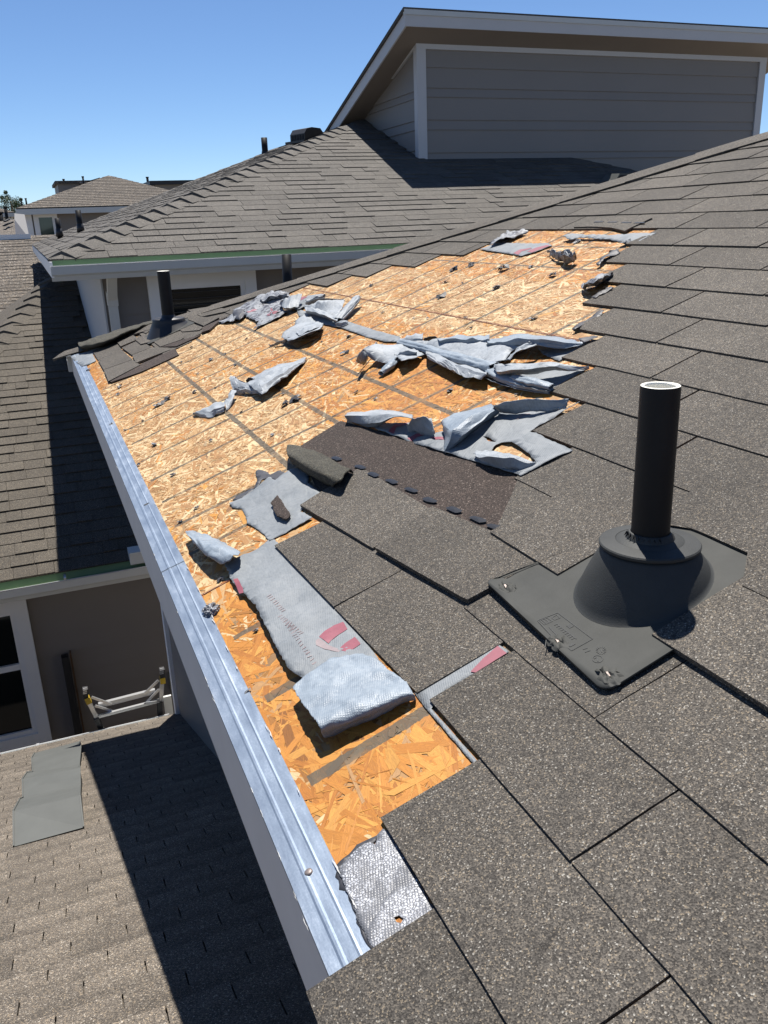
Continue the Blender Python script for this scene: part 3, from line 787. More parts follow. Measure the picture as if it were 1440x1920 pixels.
def loft(name, crop, rails, mats, label=None, cat='underlayment', group=None, parent=None, n=30, m=14, amp=.003, seed=1.0, flip=False, thick=.0012):
    fac = crop in 'ABD' and name not in ('curled_shingle',)
    n = int(n*(.85 if fac else 1.5)); m = int(m*(.8 if fac else 1.6))
    hs = .62 if crop in 'ABD' else .9
    R_ = [[rp(*cp(crop, p[0], p[1]), p[2]*hs if p[2] > .012 else p[2]) for p in r] for r in rails]
    R_ = [catmull(r, n) for r in R_]
    def across(ps):
        if not fac: return catmull(ps, m)
        out = []
        for q in range(m):
            u = q/(m-1)*(len(ps)-1); k_ = min(int(u), len(ps)-2); u -= k_; out.append(ps[k_]*(1-u)+ps[k_+1]*u)
        return out
    if fac: m = max(m, 2*len(R_)-1); m = (len(R_)-1)*max(2, round((m-1)/(len(R_)-1)))+1
    G = [across([R_[i][j] for i in range(len(R_))]) for j in range(n)]   # n x m
    V = []
    for j in range(n):
        for i in range(m):
            p = G[j][i]; b_ = 1.0 if i in (0, m-1) or j in (0, n-1) else .35
            e = amp*b_
            V.append((p[0]+nz(p[0]*45, p[1]*45, seed)*e+nz(p[0]*150, p[1]*150, seed)*e*.6*b_, p[1]+nz(p[0]*45, p[1]*45, seed+9)*e+nz(p[0]*150, p[1]*150, seed+4)*e*.6*b_,
                      max(.0025, p[2]+(nz(p[0]*18, p[1]*18, seed+3)*.8+crk(p[0], p[1], seed)*(.9 if fac else 2.0)+(.2-abs(nz(j/n*3.2, i/m*4.5, seed+8)))*2.4)*amp)))
    F = [(j*m+i, j*m+i+1, (j+1)*m+i+1, (j+1)*m+i) for j in range(n-1) for i in range(m-1)]
    if flip: F = [f[::-1] for f in F]
    if fac:      # crumpled sheet: flat facets, creased along random diagonals
        rr_ = random.Random(int(seed*7)); F2 = []
        for a, b, c, d in F: F2 += [(a, b, c), (a, c, d)] if rr_.random() < .5 else [(a, b, d), (b, c, d)]
        F = F2
    o = roof_thing(name, V, F, mats, label, cat, group, parent, True, thick)
    if fac: autosmooth(o, 24)
    return o
def roll(name, crop, axis, rads, mats, label=None, cat='underlayment', group=None, parent=None, turns=1.25, start=-.3, n=26, seed=1.0):
    # spiral roll of sheet: axis points (x, y, h of the centre)
    rads = [r*.68 for r in rads]; axis = [(p[0], p[1], p[2]*.7) for p in axis]; n = int(n*1.6)
    P = catmull([rp(*cp(crop, p[0], p[1]), p[2]) for p in axis], n); rr = catmull([(r,) for r in rads], n)
    m = 36; V = []
    for j in range(n):
        d = Vector(P[min(j+1, n-1)]-P[max(j-1, 0)]).normalized(); z = Vector((0, 0, 1)); x = d.cross(z).normalized(); y = x.cross(d)
        for i in range(m):
            a = start*2*math.pi+turns*2*math.pi*i/(m-1); r = rr[j][0]*(.62+.38*i/(m-1))*(1+.12*nz(j*.12, i*.3, seed)+.6*(.2-abs(nz(j*.05, i*.26, seed+3)))+.22*crk(P[j][0]+i*.004, P[j][1]+i*.012, seed))
            e = (1 if j in (0, n-1) else 0)*.012*nz(i*.9, seed, 2)
            p = Vector(P[j])+(x*math.cos(a)+y*math.sin(a)*.8)*r+d*e
            V.append((p.x+nz(p.x*60, p.y*60, seed)*.002, p.y, max(.0025, p.z*.8)))
    F = [(j*m+i, j*m+i+1, (j+1)*m+i+1, (j+1)*m+i) for j in range(n-1) for i in range(m-1)]
    return roof_thing(name, V, F, mats, label, cat, group, parent, True, .0012)
GU = 'torn pieces of grey roofing underlayment'
# M1 silver remnant by the near end of the drip edge
m1, h1 = sheet('underlayment_patch', '8', [(665, 490, .003), (700, 500, .001), (800, 680, .001), (870, 800, .001), (940, 920, .001), (950, 985, .001), (905, 1010, .001), (780, 1075, .001), (650, 1127), (612, 1132), (605, 1100), (640, 1085), (660, 1040), (618, 1015), (590, 975), (560, 905), (540, 845), (510, 780), (470, 700), (475, 660), (520, 610), (560, 570), (610, 545), (635, 560), (640, 520)], M_SILV,
    'small silvery cracked underlayment patch at the near end of the metal drip edge', base=.0045, wrinkle=.002, res=.008, amp=.004, holes=[[(715, 885), (735, 878), (756, 888), (748, 905), (728, 902)], [(805, 985), (818, 980), (822, 1000), (810, 1005)]])
# M2 sliver showing between two shingles
m2, _ = sheet('underlayment_strip', '5', [(1085, 925), (1400, 732), (1450, 765), (1180, 935), (1150, 985), (1335, 1195), (1318, 1205), (1125, 980)], M_MEM,
    'narrow strip of pale underlayment showing in the gap between two shingles', base=.0030, wrinkle=.0006, res=.015, amp=.001)
_o, _ = sheet('printed_band', '5', [(1405, 742), (1440, 770), (1320, 845), (1300, 842), (1350, 790)], M_PRINT, parent=m2, base=.0046, wrinkle=.0, amp=.0006, thick=0, res=.01)
# M3 long sheet with red print
m3, h3 = sheet('underlayment_sheet', '5', [(525, 328, .004), (545, 335, .002), (665, 455, .0015), (775, 580, .0015), (875, 705, .0015), (985, 840, .0015), (930, 900, .003), (700, 910, .004), (640, 855, .014), (600, 830, .018), (560, 760, .018), (500, 650, .018), (480, 600, .016), (430, 545, .012), (385, 500, .010), (355, 430, .010), (410, 395, .006), (480, 365, .004)], M_MEM,
    'long grey underlayment sheet with two dark red printed bands beside the shingles', wrinkle=.007, res=.012, amp=.0045, seed=3)
def printed(crop, pts, hf, parent, mat=M_PRINT):
    ol = [rp(*cp(crop, x, y), .008)[:2] for x, y in pts]
    ol = ragged([(a, b_, 0) for a, b_ in ol], .001, .006, 2)
    P2 = [(p[0], p[1]) for p in ol]; xs = [p[0] for p in P2]; ys = [p[1] for p in P2]; verts = list(P2)
    for x in np.arange(min(xs), max(xs), .008):
        for y in np.arange(min(ys), max(ys), .008):
            if inside(P2, x, y): verts.append((x, y))
    vv, ee, ff, *_ = delaunay_2d_cdt([Vector(p) for p in verts], [(i, (i+1) % len(P2)) for i in range(len(P2))], [], 0, 1e-5)
    F = [tuple(f) for f in ff if inside(P2, sum(vv[i].x for i in f)/3, sum(vv[i].y for i in f)/3)]
    V = [(p.x, p.y, hf(p.x, p.y)+.0013) for p in vv]
    return roof_thing('printed_band', V, F, mat, parent=parent, thick=0)
printed('5', [(805, 640), (822, 668), (790, 690), (760, 718), (752, 730), (715, 705), (735, 680), (770, 655)], h3, m3)
printed('5', [(850, 698), (872, 725), (845, 745), (815, 760), (790, 750), (800, 735), (825, 715)], h3, m3)
printed('5', [(718, 712), (745, 735), (800, 752), (790, 762), (740, 757), (708, 745), (706, 725)], h3, m3, M_PRINTF)
printed('5', [(388, 490), (405, 487), (425, 525), (428, 545), (412, 548)], h3, m3)
# rows of faint, worn red lettering on that sheet: short strokes too faded to read
for (xa, ya, xb, yb, nn) in ((520, 560, 572, 612, 9), (560, 635, 640, 700, 11), (580, 655, 690, 815, 16)):
    LT = MB()
    for i in range(nn):
        f = i/(nn-1); x = xa+(xb-xa)*f; y = ya+(yb-ya)*f
        for st in range(2):
            a = rp(*cp('5', x+random.uniform(-2, 2), y+random.uniform(-2, 2)), .012); b_ = rp(*cp('5', x+random.uniform(12, 17), y-random.uniform(9, 13)), .012)
            dx, dy = b_[1]-a[1], -(b_[0]-a[0]); l = math.hypot(dx, dy); dx, dy = dx/l*.0007, dy/l*.0007
            q = [(a[0]-dx, a[1]-dy), (a[0]+dx, a[1]+dy), (b_[0]+dx, b_[1]+dy), (b_[0]-dx, b_[1]-dy)]
            LT.add([(p[0], p[1], h3(*p)+.0012) for p in q], [(0, 1, 2, 3)])
    roof_thing('worn_lettering', LT.v, LT.f, M_PRINTF, parent=m3, thick=0, smooth=False)
# M4 folded-over end, glossy back uppermost
m4 = loft('underlayment_flap', '5', [[(745, 1096, .004), (900, 1030, .004), (1090, 940, .004)], [(735, 1088, .018), (890, 1022, .017), (1086, 936, .012)], [(722, 1052, .040), (880, 985, .036), (1076, 915, .022)], [(672, 990, .040), (840, 905, .034), (1040, 870, .020)], [(640, 945, .036), (790, 860, .030), (985, 830, .017)], [(610, 898, .030), (720, 815, .022), (880, 765, .012)]], M_BACK,
    'pale blue underlayment flap folded over near the eave above bare orange decking', n=44, m=30, amp=.0035, seed=5)
# M5 patch with an asphalt scrap on it
m5, h5 = sheet('underlayment_patch', 'E', [(135, 375, .005), (240, 330), (350, 250), (400, 200, .012), (470, 150, .014), (520, 180, .012), (590, 130, .012), (650, 90, .008), (720, 75), (780, 95), (805, 140), (800, 210), (850, 240), (930, 310), (850, 360), (730, 440), (840, 505), (640, 610), (475, 690), (430, 640), (350, 580), (290, 550), (270, 470), (240, 420), (155, 410)], M_MEM,
    'grey underlayment patch with a brown asphalt scrap lying in its middle', wrinkle=.005, res=.012, amp=.004, seed=8)
sheet('tar_flap', 'E', [(355, 110), (380, 90), (440, 105), (480, 130), (560, 95), (610, 120), (580, 150), (520, 182), (470, 165), (410, 175), (385, 230), (340, 255), (370, 180)], M_TARSHADE, parent=m5, base=.003, wrinkle=.004, res=.01, amp=.004)
sheet('tar_flap', 'E', [(160, 345), (200, 310), (330, 250), (345, 262), (250, 325), (180, 352)], M_TARSHADE, parent=m5, base=.003, wrinkle=.003, res=.01, amp=.003)
sheet('asphalt_scrap', 'E', [(545, 310), (570, 340), (610, 410), (650, 465), (640, 490), (615, 515), (540, 490), (510, 440), (495, 390), (480, 375), (510, 345)], M_HEAD, 'brown asphalt scrap lying on the grey underlayment patch', 'scrap', base=.013, wrinkle=.003, res=.008, amp=.003, thick=.003)
# M6 small cone curl
m6 = loft('underlayment_curl', '5', [[(232, 300, .018), (300, 322, .022), (412, 378, .018)], [(200, 300, .030), (300, 335, .042), (408, 380, .040)], [(215, 320, .042), (290, 362, .052), (385, 398, .045)], [(235, 345, .036), (285, 392, .044), (345, 425, .034)], [(232, 338, .024), (280, 385, .028), (335, 420, .020)]], [M_BACK, M_BACK],
    'small pale cone shaped underlayment curl next to the drip edge', n=30, m=18, amp=.004, seed=11)
# M7 crumpled loose strip in the middle of the bare decking
m7 = loft('underlayment_strip', 'D', [[(700, 400, .006), (880, 300, .012), (1040, 235, .012), (1290, 172, .008)], [(690, 440, .05), (880, 325, .065), (1060, 262, .05), (1292, 176, .02)], [(760, 500, .055), (900, 400, .075), (1080, 310, .06), (1292, 185, .018)], [(835, 552, .040), (960, 462, .045), (1120, 347, .035), (1288, 197, .010)]], M_FLAP,
    'crumpled loose grey underlayment strip with a tapering tail in the middle of the bare decking', n=36, m=18, amp=.006, seed=14)
loft('fold', 'D', [[(505, 385, .07), (540, 365, .075), (600, 400, .06)], [(520, 470, .045), (600, 450, .05), (700, 440, .05)], [(540, 500, .03), (650, 500, .035), (830, 530, .02)], [(590, 545, .006), (700, 535, .01), (830, 555, .006)]], M_FLAP, parent=m7, n=20, m=12, amp=.006, seed=15)
loft('fold', 'D', [[(510, 505, .045), (480, 580, .04), (450, 630, .03)], [(570, 510, .04), (545, 590, .03), (460, 720, .006)]], M_FLAP, parent=m7, n=16, m=6, amp=.004, seed=16)
loft('tail', 'D', [[(460, 625, .022), (340, 640, .03), (220, 700, .02), (115, 740, .018)], [(455, 680, .03), (340, 710, .035), (230, 740, .022), (120, 755, .012)], [(440, 735, .006), (360, 765, .006), (270, 788, .006), (130, 765, .004)]], M_FLAP, parent=m7, n=24, m=12, amp=.005, seed=17)
loft('fold', 'D', [[(665, 400, .05), (700, 370, .055), (760, 385, .05)], [(680, 435, .01), (720, 430, .012), (770, 410, .012)]], M_TARSHADE, parent=m7, n=12, m=6, amp=.003, seed=18)
# M8 cluster near the hip: flat torn sheet, loops and rolls
m8, h8 = sheet('underlayment_sheet', 'A', [(120, 565), (230, 510), (240, 465), (370, 410), (450, 370), (560, 335), (640, 345), (660, 395), (605, 440), (600, 475), (640, 490), (560, 540), (480, 570), (380, 625), (420, 575), (300, 520), (230, 570), (140, 575)], M_TORN,
    'ragged white underlayment remnant smeared with black tar near the hip', base=.014, wrinkle=.016, res=.022, amp=.012, seed=21)
for q in ([(520, 510), (575, 495), (590, 510), (545, 530)], [(330, 515), (400, 480), (415, 490), (350, 522)], [(480, 520), (520, 480), (530, 490), (500, 530)]): printed('A', q, h8, m8)
loft('tar_fold', 'A', [[(430, 390, .03), (520, 350, .05), (640, 350, .05)], [(440, 420, .04), (540, 380, .05), (640, 370, .04)], [(420, 440, .012), (520, 410, .012), (620, 395, .012)]], M_TORN, parent=m8, n=22, m=8, amp=.012, seed=22)
loft('tar_fold', 'A', [[(230, 500, .03), (290, 480, .05), (330, 500, .03)], [(225, 560, .02), (270, 555, .03), (310, 540, .02)]], M_TARSHADE, parent=m8, n=12, m=6, amp=.012, seed=23)
m8b = loft('underlayment_loop', 'A', [[(600, 470, .012), (660, 485, .012), (740, 455, .012)], [(578, 440, .05), (620, 470, .055), (720, 460, .03)], [(585, 415, .09), (640, 385, .10), (745, 362, .09)], [(605, 425, .06), (660, 400, .07), (740, 385, .06)]], M_FLAP,
    'small dark rimmed underlayment loop curled up beside the tarred remnant', n=26, m=14, amp=.005, seed=24)
m8c, h8c = sheet('underlayment_sheet', 'A', [(640, 470), (700, 420), (790, 375), (900, 365), (915, 380), (850, 420), (770, 455), (720, 480)], M_MEM, 'little flat underlayment remnant with a red mark between loop and rolled flap', base=.012, wrinkle=.006, res=.02, seed=25)
printed('A', [(700, 405), (760, 388), (790, 395), (740, 420)], h8c, m8c)
roll('roll', 'A', [(780, 420, .03), (850, 385, .035), (910, 372, .03)], (.03, .032, .024), M_FLAP, parent=m8c, seed=26)
# star shaped flap with an upright roll
m8d, _ = sheet('underlayment_flap', 'A', [(765, 445, .04), (860, 415, .06), (960, 408, .05), (1065, 412, .03), (1050, 460, .02), (1020, 520, .012), (1000, 560, .012), (900, 530, .02), (770, 490, .02)], M_FLAP, 'star shaped underlayment flap with one roll pointing up towards the hip', base=.02, wrinkle=.012, res=.02, amp=.005, seed=27)
loft('fold', 'A', [[(760, 455, .05), (850, 470, .05), (930, 500, .05), (1010, 550, .04)], [(770, 490, .055), (850, 505, .06), (930, 535, .055), (1010, 570, .04)], [(780, 510, .012), (860, 530, .012), (940, 555, .012), (1010, 582, .01)]], M_FLAP, parent=m8d, n=26, m=10, amp=.004, seed=28)
loft('fold', 'A', [[(770, 430, .07), (860, 400, .085), (960, 402, .07), (1060, 410, .05)], [(775, 470, .02), (880, 440, .025), (960, 425, .025), (1050, 440, .02)]], M_FLAP, parent=m8d, n=22, m=8, amp=.004, seed=29)
roll('roll', 'A', [(1010, 555, .03), (1070, 480, .05), (1120, 420, .06), (1150, 375, .07)], (.036, .038, .036, .03), M_FLAP, parent=m8d, turns=1.3, seed=30)
roll('roll', 'A', [(1010, 585, .02), (1050, 580, .025), (1080, 575, .02)], (.022, .028, .022), M_FLAP, parent=m8d, seed=31)
# flat strip that runs along the deck to the central heap
m9, h9 = sheet('underlayment_strip', '1', [(556, 580), (575, 583), (600, 594), (650, 602), (700, 618), (750, 632), (752, 641), (722, 641), (690, 632), (640, 615), (600, 607), (560, 592)], M_MEM, 'flat narrow underlayment strip running along the decking from star flap to central heap', base=.005, wrinkle=.003, res=.02, amp=.002, seed=33)
# lower flap below the star
m8e, _ = sheet('underlayment_flap', 'A', [(590, 690, .02), (610, 650, .03), (680, 600, .02), (700, 565, .02), (755, 520, .01), (790, 525, .01), (850, 570, .02), (905, 590, .02), (880, 620, .04), (800, 650, .05), (730, 690, .04), (640, 715, .03)], M_FLAP, 'grey underlayment flap with ragged tail lying below the star shaped flap', wrinkle=.008, res=.02, amp=.007, seed=35)
loft('fold', 'A', [[(700, 650, .05), (790, 600, .06), (900, 585, .04)], [(720, 680, .06), (800, 640, .065), (905, 600, .035)], [(730, 705, .012), (810, 670, .012), (900, 615, .008)]], M_FLAP, parent=m8e, n=22, m=10, amp=.005, seed=36)
loft('tail', 'A', [[(720, 655, .05), (650, 690, .045), (575, 725, .03), (490, 745, .015)], [(720, 700, .008), (650, 720, .008), (580, 742, .006), (500, 755, .005)]], M_TORN, parent=m8e, n=22, m=8, amp=.006, seed=37)
# central heap: left wing, long roll, top roll, lower flap, right triangle
c1, _ = sheet('underlayment_flap', 'B', [(85, 300, .05), (100, 255, .07), (140, 215, .06), (190, 188, .05), (230, 215, .015), (330, 185, .02), (440, 235, .02), (470, 245, .012), (420, 265, .03), (340, 290, .04), (310, 262, .03), (305, 290, .02), (250, 300, .02), (180, 300, .012), (110, 310, .02)], M_FLAP,
    'jagged wing shaped underlayment flap at the lower end of the central torn heap', wrinkle=.010, res=.018, amp=.006, seed=41)
loft('fold', 'B', [[(80, 300, .06), (95, 250, .085), (150, 205, .07), (195, 185, .05)], [(120, 305, .012), (150, 275, .02), (185, 235, .02), (215, 205, .015)]], M_FLAP, parent=c1, n=20, m=8, amp=.005, seed=42)
roll('roll', 'B', [(310, 275, .025), (270, 310, .03), (220, 355, .022)], (.02, .03, .02), M_BACK, parent=c1, seed=43)
loft('fold', 'B', [[(300, 250, .04), (350, 235, .06), (425, 238, .05)], [(310, 290, .012), (370, 285, .015), (425, 262, .012)]], M_FLAP, parent=c1, n=16, m=8, amp=.004, seed=44)
c2, h2c = sheet('underlayment_sheet', 'B', [(320, 160, .02), (470, 165, .03), (560, 165, .03), (820, 185, .03), (1060, 185, .035), (960, 235, .02), (920, 292, .02), (840, 300, .02), (700, 275, .02), (560, 235, .02), (480, 210, .02), (330, 180, .015)], M_FLAP,
    'broad torn underlayment sheet with rolled upper edge in the central heap', wrinkle=.008, res=.02, amp=.004, seed=45)
loft('rolled_edge', 'B', [[(540, 168, .02), (640, 148, .03), (740, 148, .03), (835, 152, .02)], [(545, 175, .06), (640, 160, .065), (740, 165, .065), (830, 168, .05)], [(560, 190, .04), (640, 182, .045), (720, 188, .045), (800, 198, .035)]], M_BACK, parent=c2, n=26, m=10, amp=.006, seed=46)
loft('rolled_edge', 'B', [[(820, 175, .02), (940, 148, .03), (1100, 143, .03), (1250, 163, .02), (1358, 188, .008)], [(822, 188, .06), (950, 168, .075), (1100, 168, .075), (1250, 186, .05), (1352, 197, .015)], [(815, 205, .04), (950, 206, .045), (1080, 206, .05), (1240, 220, .03), (1342, 210, .008)]], M_BACK, parent=c2, n=30, m=12, amp=.005, seed=47)
loft('fold', 'B', [[(470, 160, .05), (510, 150, .06), (555, 160, .05)], [(460, 185, .015), (510, 170, .02), (540, 175, .02)]], M_TARSHADE, parent=c2, n=12, m=6, amp=.004, seed=48)
loft('fold', 'B', [[(330, 165, .04), (390, 138, .06), (460, 140, .05)], [(325, 180, .03), (395, 165, .045), (460, 170, .04)], [(400, 190, .03), (430, 185, .03), (460, 178, .03)]], M_FLAP, parent=c2, n=16, m=8, amp=.004, seed=49)
loft('fold', 'B', [[(915, 290, .02), (950, 250, .035), (990, 215, .06), (1060, 185, .07)], [(940, 285, .05), (985, 245, .06), (1050, 222, .06), (1105, 205, .05)]], M_FLAP, parent=c2, n=16, m=8, amp=.005, seed=50)
c3 = roll('underlayment_roll', 'B', [(325, 178, .03), (485, 218, .034), (690, 278, .038), (855, 318, .04)], (.022, .030, .034, .034), M_BACK, 'long slim roll of underlayment lying diagonally through the central heap', turns=1.2, n=40, seed=51)
c4 = loft('underlayment_flap', 'B', [[(480, 228, .025), (640, 278, .03), (825, 338, .03)], [(472, 250, .055), (625, 305, .06), (815, 368, .055)], [(480, 275, .045), (610, 335, .05), (700, 372, .05), (795, 392, .04)], [(500, 280, .02), (620, 335, .02), (700, 368, .02), (790, 388, .02)]], M_FLAP,
    'ragged underlayment flap hanging below the long roll and shading orange decking', n=34, m=14, amp=.006, seed=52)
c5, h5c = sheet('underlayment_flap', 'B', [(870, 340, .01), (1040, 350, .006), (1230, 335, .004), (1392, 328, .003), (1280, 390, .003), (1185, 447, .003), (1120, 440, .004), (980, 400, .006)], M_MEM,
    'triangular underlayment flap pointing at the shingle steps with a dark upturned edge', wrinkle=.004, res=.02, amp=.003, seed=53)
loft('upturned_edge', 'B', [[(858, 312, .06), (1000, 308, .075), (1200, 298, .07), (1390, 326, .008)], [(865, 345, .07), (1000, 338, .08), (1200, 318, .07), (1390, 328, .008)], [(895, 372, .035), (1020, 362, .04), (1180, 345, .03), (1388, 331, .005)]], M_FLAP, parent=c5, n=30, m=12, amp=.006, seed=54)
roll('roll', 'B', [(830, 348, .03), (985, 408, .03), (1170, 464, .010)], (.030, .026, .008), M_BACK, parent=c5, seed=55)
roll('roll', 'B', [(960, 372, .045), (1070, 400, .045), (1178, 430, .03)], (.020, .026, .018), M_BACK, parent=c5, seed=56)
sheet('underlayment_patch', 'B', [(1105, 215), (1240, 222), (1350, 205), (1375, 190), (1225, 290), (1130, 250)], M_MEM, 'small flat woven underlayment piece at the first shingle step right of the heap', base=.004, wrinkle=.003, res=.02, seed=57)
# lower sheet with hole, folds and a big diagonal roll
l1, hl1 = sheet('underlayment_sheet', 'B', [(180, 655), (260, 640), (390, 640), (520, 700), (570, 690), (640, 730), (740, 660), (840, 575), (890, 580), (1060, 560), (1260, 560), (1340, 515), (1060, 685), (1300, 790), (1010, 940), (980, 925), (760, 855), (600, 810), (400, 745), (200, 675)], M_MEM,
    'wide pale underlayment sheet with a torn hole and folded edge behind the brown shingle band', base=.008, wrinkle=.006, res=.018, amp=.003, seed=61, holes=[[(845, 795), (870, 760), (900, 745), (960, 750), (1010, 778), (1060, 815), (1100, 868), (1060, 858), (960, 830), (900, 815)], [(795, 712), (830, 715), (870, 740), (830, 738)]])
printed('B', [(265, 690), (300, 650), (370, 640), (372, 652), (310, 668), (295, 700)], hl1, l1)
printed('B', [(370, 725), (420, 700), (470, 695), (470, 706), (425, 715), (395, 735)], hl1, l1)
printed('B', [(500, 725), (545, 722), (580, 725), (578, 738), (530, 738)], hl1, l1)
printed('B', [(980, 615), (1010, 590), (1060, 580), (1062, 586), (1020, 598), (995, 618)], hl1, l1, M_PRINTF)
loft('rolled_edge', 'B', [[(30, 585, .02), (150, 575, .03), (290, 572, .045), (405, 600, .05)], [(22, 600, .045), (140, 592, .06), (270, 592, .075), (395, 610, .075)], [(40, 622, .02), (130, 640, .03), (230, 625, .06), (330, 600, .075)], [(50, 628, .005), (170, 664, .005), (215, 655, .015), (250, 620, .05)]], M_FLAP, parent=l1, n=30, m=14, amp=.004, seed=62)
loft('curl', 'B', [[(375, 690, .008), (440, 698, .008), (525, 718, .008)], [(366, 655, .05), (430, 640, .06), (528, 690, .04)], [(400, 612, .085), (455, 604, .09), (505, 612, .08)]], M_FLAP, parent=l1, n=20, m=12, amp=.004, seed=63)
loft('diagonal_roll', 'B', [[(842, 535, .03), (690, 578, .06), (568, 622, .055), (578, 700, .035), (578, 795, .006)], [(852, 542, .055), (735, 598, .085), (640, 665, .085), (612, 735, .055), (580, 802, .009)], [(872, 560, .045), (780, 625, .065), (690, 700, .06), (640, 755, .035), (584, 806, .006)], [(888, 578, .012), (800, 645, .015), (720, 705, .015), (650, 765, .012), (590, 808, .004)]], M_BACK, parent=l1, n=36, m=16, amp=.004, seed=64)
loft('upturned_edge', 'B', [[(850, 545, .06), (950, 516, .07), (1100, 508, .06), (1275, 506, .035)], [(885, 580, .010), (1000, 586, .009), (1100, 577, .008), (1262, 560, .006)]], M_FLAP, parent=l1, n=30, m=10, amp=.004, seed=65)
loft('curl', 'B', [[(750, 800, .012), (830, 797, .025), (950, 812, .045), (1085, 862, .012)], [(755, 825, .035), (845, 830, .055), (960, 838, .055), (1088, 868, .012)], [(800, 862, .012), (900, 888, .010), (990, 905, .009), (1095, 876, .008)]], M_FLAP, parent=l1, n=24, m=12, amp=.005, seed=66)
# upper right patches and the far corner piece
p1, hp1 = sheet('underlayment_patch', 'C', [(375, 272), (490, 235), (590, 238), (770, 236), (800, 250), (700, 290), (620, 312), (500, 292), (420, 283)], M_MEM, 'flat white underlayment patch with red arcs at the upper end of bare decking', base=.006, wrinkle=.003, res=.025, amp=.006, seed=71)
printed('C', [(570, 295), (610, 272), (670, 262), (680, 268), (620, 282), (600, 302)], hp1, p1); printed('C', [(650, 285), (700, 265), (770, 245), (785, 252), (720, 275), (680, 292)], hp1, p1)
sheet('underlayment_patch', 'C', [(440, 235), (480, 195), (530, 152), (600, 158), (655, 160), (600, 185), (560, 205), (500, 225), (430, 250)], M_TORN, 'crumpled white and black underlayment scrap tucked under hip shingles', base=.02, wrinkle=.02, res=.02, amp=.01, seed=72)
sheet('underlayment_strip', 'C', [(860, 195, .02), (920, 178, .02), (1000, 188, .015), (1150, 188, .012), (1262, 180, .01), (1412, 178, .006), (1300, 238, .005), (1100, 214, .008), (960, 205, .012), (900, 218, .014)], M_MEM, 'bright white underlayment strip along the top edge of bare decking', wrinkle=.006, res=.025, amp=.006, seed=73)
sheet('underlayment_patch', '6', [(128, 435), (200, 410), (330, 368), (430, 340), (330, 400), (295, 415), (320, 465), (270, 490), (215, 507), (175, 480)], M_MEM, 'pale underlayment corner piece at the far end of the eave', base=.006, wrinkle=.004, res=.03, amp=.006, seed=74)
# curled shingle pieces
cs = loft('curled_shingle', '1', [[(560, 838, .012), (600, 850, .012), (662, 886, .012)], [(540, 836, .03), (590, 856, .035), (655, 880, .03)], [(538, 848, .048), (580, 872, .052), (640, 898, .045)], [(545, 862, .035), (580, 885, .035), (625, 908, .03)], [(548, 866, .012), (582, 892, .010), (625, 912, .008)]], M_CURL,
    'dark green grey shingle strip rolled up on the edge of the brown band', 'shingle', n=26, m=18, amp=.0025, seed=81, thick=.004)
loft('curled_shingle', '6', [[(190, 330, .012), (330, 285, .012), (560, 215, .012), (750, 165, .010)], [(185, 340, .05), (330, 300, .06), (560, 225, .05), (752, 170, .02)], [(200, 362, .05), (350, 335, .055), (540, 255, .05), (745, 180, .02)], [(215, 378, .012), (380, 350, .012), (560, 270, .012), (740, 190, .010)]], M_CURL,
    'dark shingle curled into a long roll below the hip near the far corner', 'shingle', n=34, m=16, amp=.004, seed=82, thick=.005)

